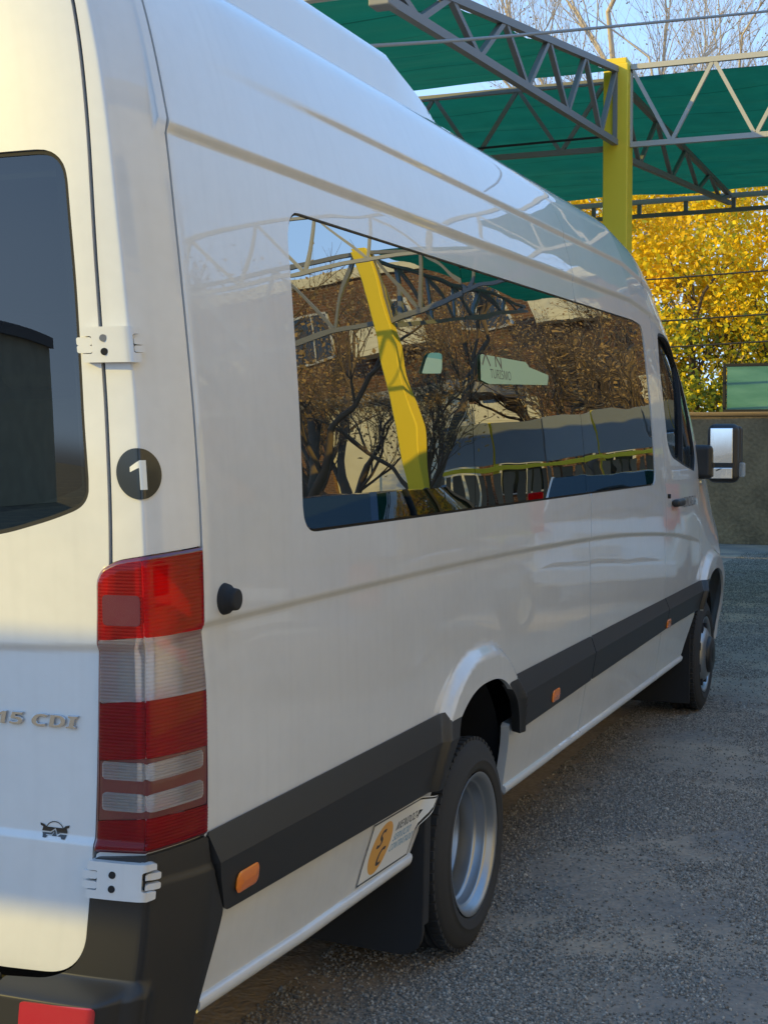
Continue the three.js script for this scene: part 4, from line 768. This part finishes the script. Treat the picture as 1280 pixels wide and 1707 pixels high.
const brickTex = noiseTexture(512, (x, y) => { const row = Math.floor(y * 32), bx = x * 16 + (row % 2) * 0.5, fx = bx % 1, fy = (y * 32) % 1, j = fx < 0.05 || fy < 0.1; const v = 0.5 + 0.25 * nz(Math.floor(bx) * 3.7, row * 5.1, 2); return j ? [0.50, 0.45, 0.40] : [0.46 * v + 0.17, 0.30 * v + 0.12, 0.20 * v + 0.08]; }, true);
const plasterTex = noiseTexture(256, (x, y) => { const v = 0.86 + 0.14 * tile(x, y, 7, 5, 8); return [v, v * 0.96, v * 0.86]; }, true);
const brickMat = std({ map: brickTex, roughness: 0.9 }), plasterMat = std({ map: plasterTex, color: lin(0.9, 0.88, 0.8), roughness: 0.9 });
const metric = (g, s = 1) => { const uv = g.attributes.uv, p = g.attributes.position, n = g.attributes.normal; for (let i = 0; i < uv.count; i++) uv.setXY(i, (Math.abs(n.getX(i)) > 0.5 ? p.getZ(i) : p.getX(i)) * s, (Math.abs(n.getY(i)) > 0.5 ? p.getZ(i) : p.getY(i)) * s); return g; };
function windowOn(b, x, y, z, w, h, dark = M.glassRear) {
  const q = part('window', b);
  mesh('window_frame', merge([box(w + 0.12, 0.07, 0.09, x, y + h / 2 + 0.03, z), box(w + 0.2, 0.07, 0.14, x, y - h / 2 - 0.04, z), box(0.07, h, 0.09, x - w / 2 - 0.03, y, z), box(0.07, h, 0.09, x + w / 2 + 0.03, y, z), box(0.04, h, 0.06, x, y, z + 0.004)]), std({ color: lin(0.5, 0.48, 0.44), roughness: 0.6 }), q);
  mesh('pane', box(w, h, 0.03, x, y, z - 0.004), dark, q);
}
{
  const b = thing('white_building', 'low white rendered building with a brick pier and dark gateway', 'building', [9.0, 0, -26]);
  mesh('wall', metric(box(3.1, 4.3, 0.3, 1.55, 2.15, 0), 0.25), plasterMat, b);
  mesh('wall', metric(box(7.5, 4.3, 0.3, 10.4, 2.15, 0), 0.25), plasterMat, b);
  mesh('pier', metric(box(0.7, 4.3, 0.5, 3.46, 2.15, 0.05), 0.5), brickMat, b);
  mesh('pier', metric(box(0.6, 4.3, 0.5, 6.34, 2.15, 0.05), 0.5), brickMat, b);
  mesh('lintel', metric(box(2.2, 1.3, 0.3, 4.92, 3.65, 0), 0.5), brickMat, b);
  mesh('gateway_back', box(2.3, 3.0, 0.1, 4.92, 1.5, -7.0), plasterMat, b);
  for (const x of [3.85, 6.0]) mesh('gateway_side', box(0.1, 3.0, 7.0, x, 1.5, -3.6), brickMat, b);
  mesh('gateway_ceiling', box(2.3, 0.1, 7.0, 4.92, 3.05, -3.6), plasterMat, b);
  mesh('roof_slab', box(14.4, 0.25, 4.2, 7.1, 4.43, -1.7), std({ color: lin(0.3, 0.28, 0.26), roughness: 0.9 }), b);
  mesh('door', box(1.0, 2.2, 0.06, 1.6, 1.1, 0.17), std({ color: lin(0.55, 0.52, 0.45), roughness: 0.6 }), b);
  windowOn(b, 9.4, 2.2, 0.16, 1.2, 1.1); windowOn(b, 11.8, 2.2, 0.16, 1.2, 1.1);
}
{
  const b = thing('brick_apartments', 'three storey orange brick apartment block with white balconies', 'building', [1.5, 0, -36]);
  mesh('wall', metric(box(22, 9.6, 6, 11, 4.8, -3), 0.3), brickMat, b);
  mesh('parapet', box(22.3, 0.4, 6.3, 11, 9.8, -3), plasterMat, b);
  for (let f = 0; f < 3; f++) for (let k = 0; k < 8; k++) {
    const x = 1.5 + k * 2.7, y = 1.7 + f * 3.1; windowOn(b, x, y, 0.03, 1.1, 1.3);
    if (k % 2 === f % 2 && f > 0) { const q = part('balcony', b); mesh('balcony_slab', box(2.1, 0.14, 0.9, x, y - 0.95, 0.48), plasterMat, q); mesh('balcony_front', box(2.1, 0.75, 0.08, x, y - 0.5, 0.90), plasterMat, q); }
  }
}
{
  const e = thing('added_side_building', 'long cream building added out of view to light the right side of the minibus', 'building', [7.2, 0, 3]);  // added beyond the frame as a sunlit face that fills the shaded side
  mesh('wall', metric(box(5, 6.4, 12, 2.5, 3.2, -4), 0.25), std({ map: plasterTex, color: lin(1.0, 0.93, 0.86), roughness: 0.9 }), e); mesh('roof_slab', box(5.6, 0.3, 12.6, 2.5, 6.55, -4), std({ color: lin(0.3, 0.26, 0.22), roughness: 0.9 }), e);
  for (let k = 0; k < 3; k++) for (const y of [1.5, 4.5]) { const q = part('window', e), z = -8 + k * 4; mesh('window_frame', box(0.08, 1.36, 1.36, -0.03, y, z), std({ color: lin(0.5, 0.48, 0.44), roughness: 0.6 }), q); mesh('pane', box(0.03, 1.2, 1.2, -0.07, y, z), M.glassRear, q); }
  const b = thing('rear_workshop', 'pale workshop building far behind the minibus', 'building', [-26, 0, 30]);
  mesh('wall', metric(box(12, 4.4, 5, 0, 2.2, 0), 0.25), plasterMat, b); mesh('roof_slab', box(12.5, 0.3, 5.5, 0, 4.55, 0), std({ color: lin(0.25, 0.22, 0.2), roughness: 0.9 }), b);
  for (let k = 0; k < 4; k++) windowOn(b, -4.5 + k * 3, 2.2, -2.53, 1.4, 1.2);
  const d = thing('rear_house', 'grey house with two floors behind the yard to the right', 'building', [9, 0, 26]);
  mesh('wall', metric(box(9, 5.4, 6, 0, 2.7, 0), 0.25), std({ map: plasterTex, color: lin(0.45, 0.45, 0.46), roughness: 0.9 }), d); mesh('roof_slab', box(9.5, 0.3, 6.5, 0, 5.55, 0), std({ color: lin(0.25, 0.2, 0.17), roughness: 0.9 }), d);
  for (let k = 0; k < 3; k++) { windowOn(d, -3 + k * 3, 1.6, -3.03, 1.2, 1.2); windowOn(d, -3 + k * 3, 4.1, -3.03, 1.2, 1.2); }
}
function car(name, label, pos, turn, paint, { L = 4.1, W = 1.72, H = 1.55, tail = 0.62, high = false } = {}) {
  const c = thing(name, label, 'car', pos, turn);
  const half = L / 2, hood = mono([-half, -half + 0.1, -half + 0.5, -0.45, 0.6, half - 0.35, half], [0.52, 0.70, 0.80, 0.96, 0.99, 0.99, 0.60]);
  const nu = 64, nvv = 22, grid = (fn, nu, nv) => { const g = new THREE.PlaneGeometry(1, 1, nu, nv), p = g.attributes.position; for (let i = 0; i < p.count; i++) { const q = fn(p.getX(i) + 0.5, p.getY(i) + 0.5); p.setXYZ(i, ...q); } g.computeVertexNormals(); return g; };
  // lower body: across from sill to sill
  mesh('body', grid((a, b) => {
    const z = -half + L * a, e = Math.pow(Math.abs(2 * a - 1), 8), w = W / 2 * (1 - 0.22 * e - 0.02 * Math.abs(2 * a - 1)), th = (b - 0.5) * Math.PI * 1.16, y0 = 0.20, top = hood(z);
    const cx = Math.sign(Math.sin(th)) * Math.pow(Math.abs(Math.sin(th)), 0.42), cy = Math.sign(Math.cos(th)) * Math.pow(Math.abs(Math.cos(th)), 0.5);
    const mid = (y0 + top) / 2, hh = (top - y0) / 2; return [w * cx, mid + hh * (cy * 0.98 + 0.02), z];
  }, nu, nvv * 2), paint, c);
  // greenhouse in glass, roof and pillars in paint
  const zw = -half + 1.15, zr = half - 0.28, zt = -half + 1.95, ze = half - tail;
  const gh = (a, b, k) => { const y = 0.96 + (H - 0.96) * b, z0 = zw + (zt - zw) * b, z1 = zr + (ze - zr) * b, z = z0 + (z1 - z0) * a, ww = (W / 2 - 0.07) * (1 - 0.19 * b) * (1 - 0.10 * Math.pow(Math.abs(2 * a - 1), 4)); return [k * ww, y, z]; };
  for (const k of [1, -1]) mesh('side_window', grid((a, b) => gh(0.03 + 0.94 * a, b * 0.95, k), 20, 6), M.glassRear, c);
  mesh('windscreen', grid((a, b) => { const p = gh(0, b * 0.96, 1); return [p[0] * (2 * a - 1), p[1], p[2] - 0.08 * (1 - (2 * a - 1) ** 2)]; }, 16, 6), M.glassRear, c);
  mesh('rear_window', grid((a, b) => { const p = gh(1, b * 0.96, 1); return [p[0] * (2 * a - 1), p[1], p[2] + 0.06 * (1 - (2 * a - 1) ** 2)]; }, 16, 6), M.glassRear, c);
  mesh('roof', grid((a, b) => { const p = gh(a, 0.94, 1), s = 2 * b - 1; return [p[0] * 1.005 * s, H - 0.02 - 0.055 * s * s * s * s + 0.02 * (1 - (2 * a - 1) ** 2), p[2] + (a - 0.5) * 0.05]; }, 24, 12), paint, c);
  for (const k of [1, -1]) for (const a of [0.02, 0.42, 0.72, 0.985]) mesh('pillar', bar(V(...gh(a, 0, k * 1.004)), V(...gh(a, 0.97, k * 1.004)), 0.05, 0.03), a < 0.1 || a > 0.9 ? paint : M.dark, c);
  for (const sx of [1, -1]) for (const z of [-half + 0.78, half - 0.75]) {
    const w = part('wheel', c), x = sx * (W / 2 - 0.10);
    const ty = turned([[-0.09, 0.20], [-0.1, 0.25], [-0.085, 0.30], [0.085, 0.30], [0.1, 0.25], [0.09, 0.20]], 40); ty.translate(x, 0.30, z); mesh('tyre', ty, M.rubber, w);
    const rm = turned([[0.07, 0.205], [0.075, 0.19], [0.05, 0.15], [0.06, 0.05], [0.06, 0]], 24); if (sx < 0) rm.rotateY(Math.PI); rm.translate(x, 0.30, z); mesh('rim', rm, M.rim, w);
    const ar = new THREE.TorusGeometry(0.335, 0.03, 8, 24, Math.PI); ar.rotateY(Math.PI / 2); ar.translate(sx * (W / 2 - 0.035), 0.30, z); mesh('wheel_arch', ar, M.dark, c);
  }
  for (const sx of [1, -1]) {
    const rl = part('rear_lamp', c); mesh('lamp_lens', box(0.16, high ? 0.52 : 0.22, 0.10, sx * (W / 2 - 0.16), high ? 1.06 : 0.82, half - 0.10, 0.03), M.red, rl); mesh('lamp_clear', box(0.12, 0.07, 0.03, sx * (W / 2 - 0.16), high ? 0.95 : 0.80, half - 0.04, 0.01), M.clear, rl);
    mesh('headlight', box(0.34, 0.14, 0.16, sx * (W / 2 - 0.27), 0.68, -half + 0.12, 0.04), M.clear, c);
    mesh('door_mirror', box(0.18, 0.11, 0.10, sx * (W / 2 + 0.05), 1.02, zw + 0.42, 0.035), paint, c);
  }
  mesh('rear_bumper', box(W * 0.94, 0.24, 0.14, 0, 0.42, half - 0.02, 0.05), paint, c); mesh('front_bumper', box(W * 0.92, 0.22, 0.14, 0, 0.38, -half + 0.04, 0.05), paint, c);
  mesh('number_plate', box(0.50, 0.12, 0.01, 0, 0.72, half + 0.02, 0.003), std({ color: lin(0.6, 0.6, 0.58), roughness: 0.4 }), c);
  return c;
}
car('parked_car', 'dark blue hatchback parked beside the minibus', [3.95, 0, -8.2], 0, phys({ color: lin(0.012, 0.022, 0.05), roughness: 0.4, clearcoat: 1, clearcoatRoughness: 0.03 }));
car('parked_car', 'white hatchback with tall red tail lamps ahead of the dark car', [2.95, 0, -13.6], 0, phys({ color: lin(0.68, 0.67, 0.64), roughness: 0.4, clearcoat: 1, clearcoatRoughness: 0.03 }), { high: true, H: 1.52 });

renderer.render(scene, camera);
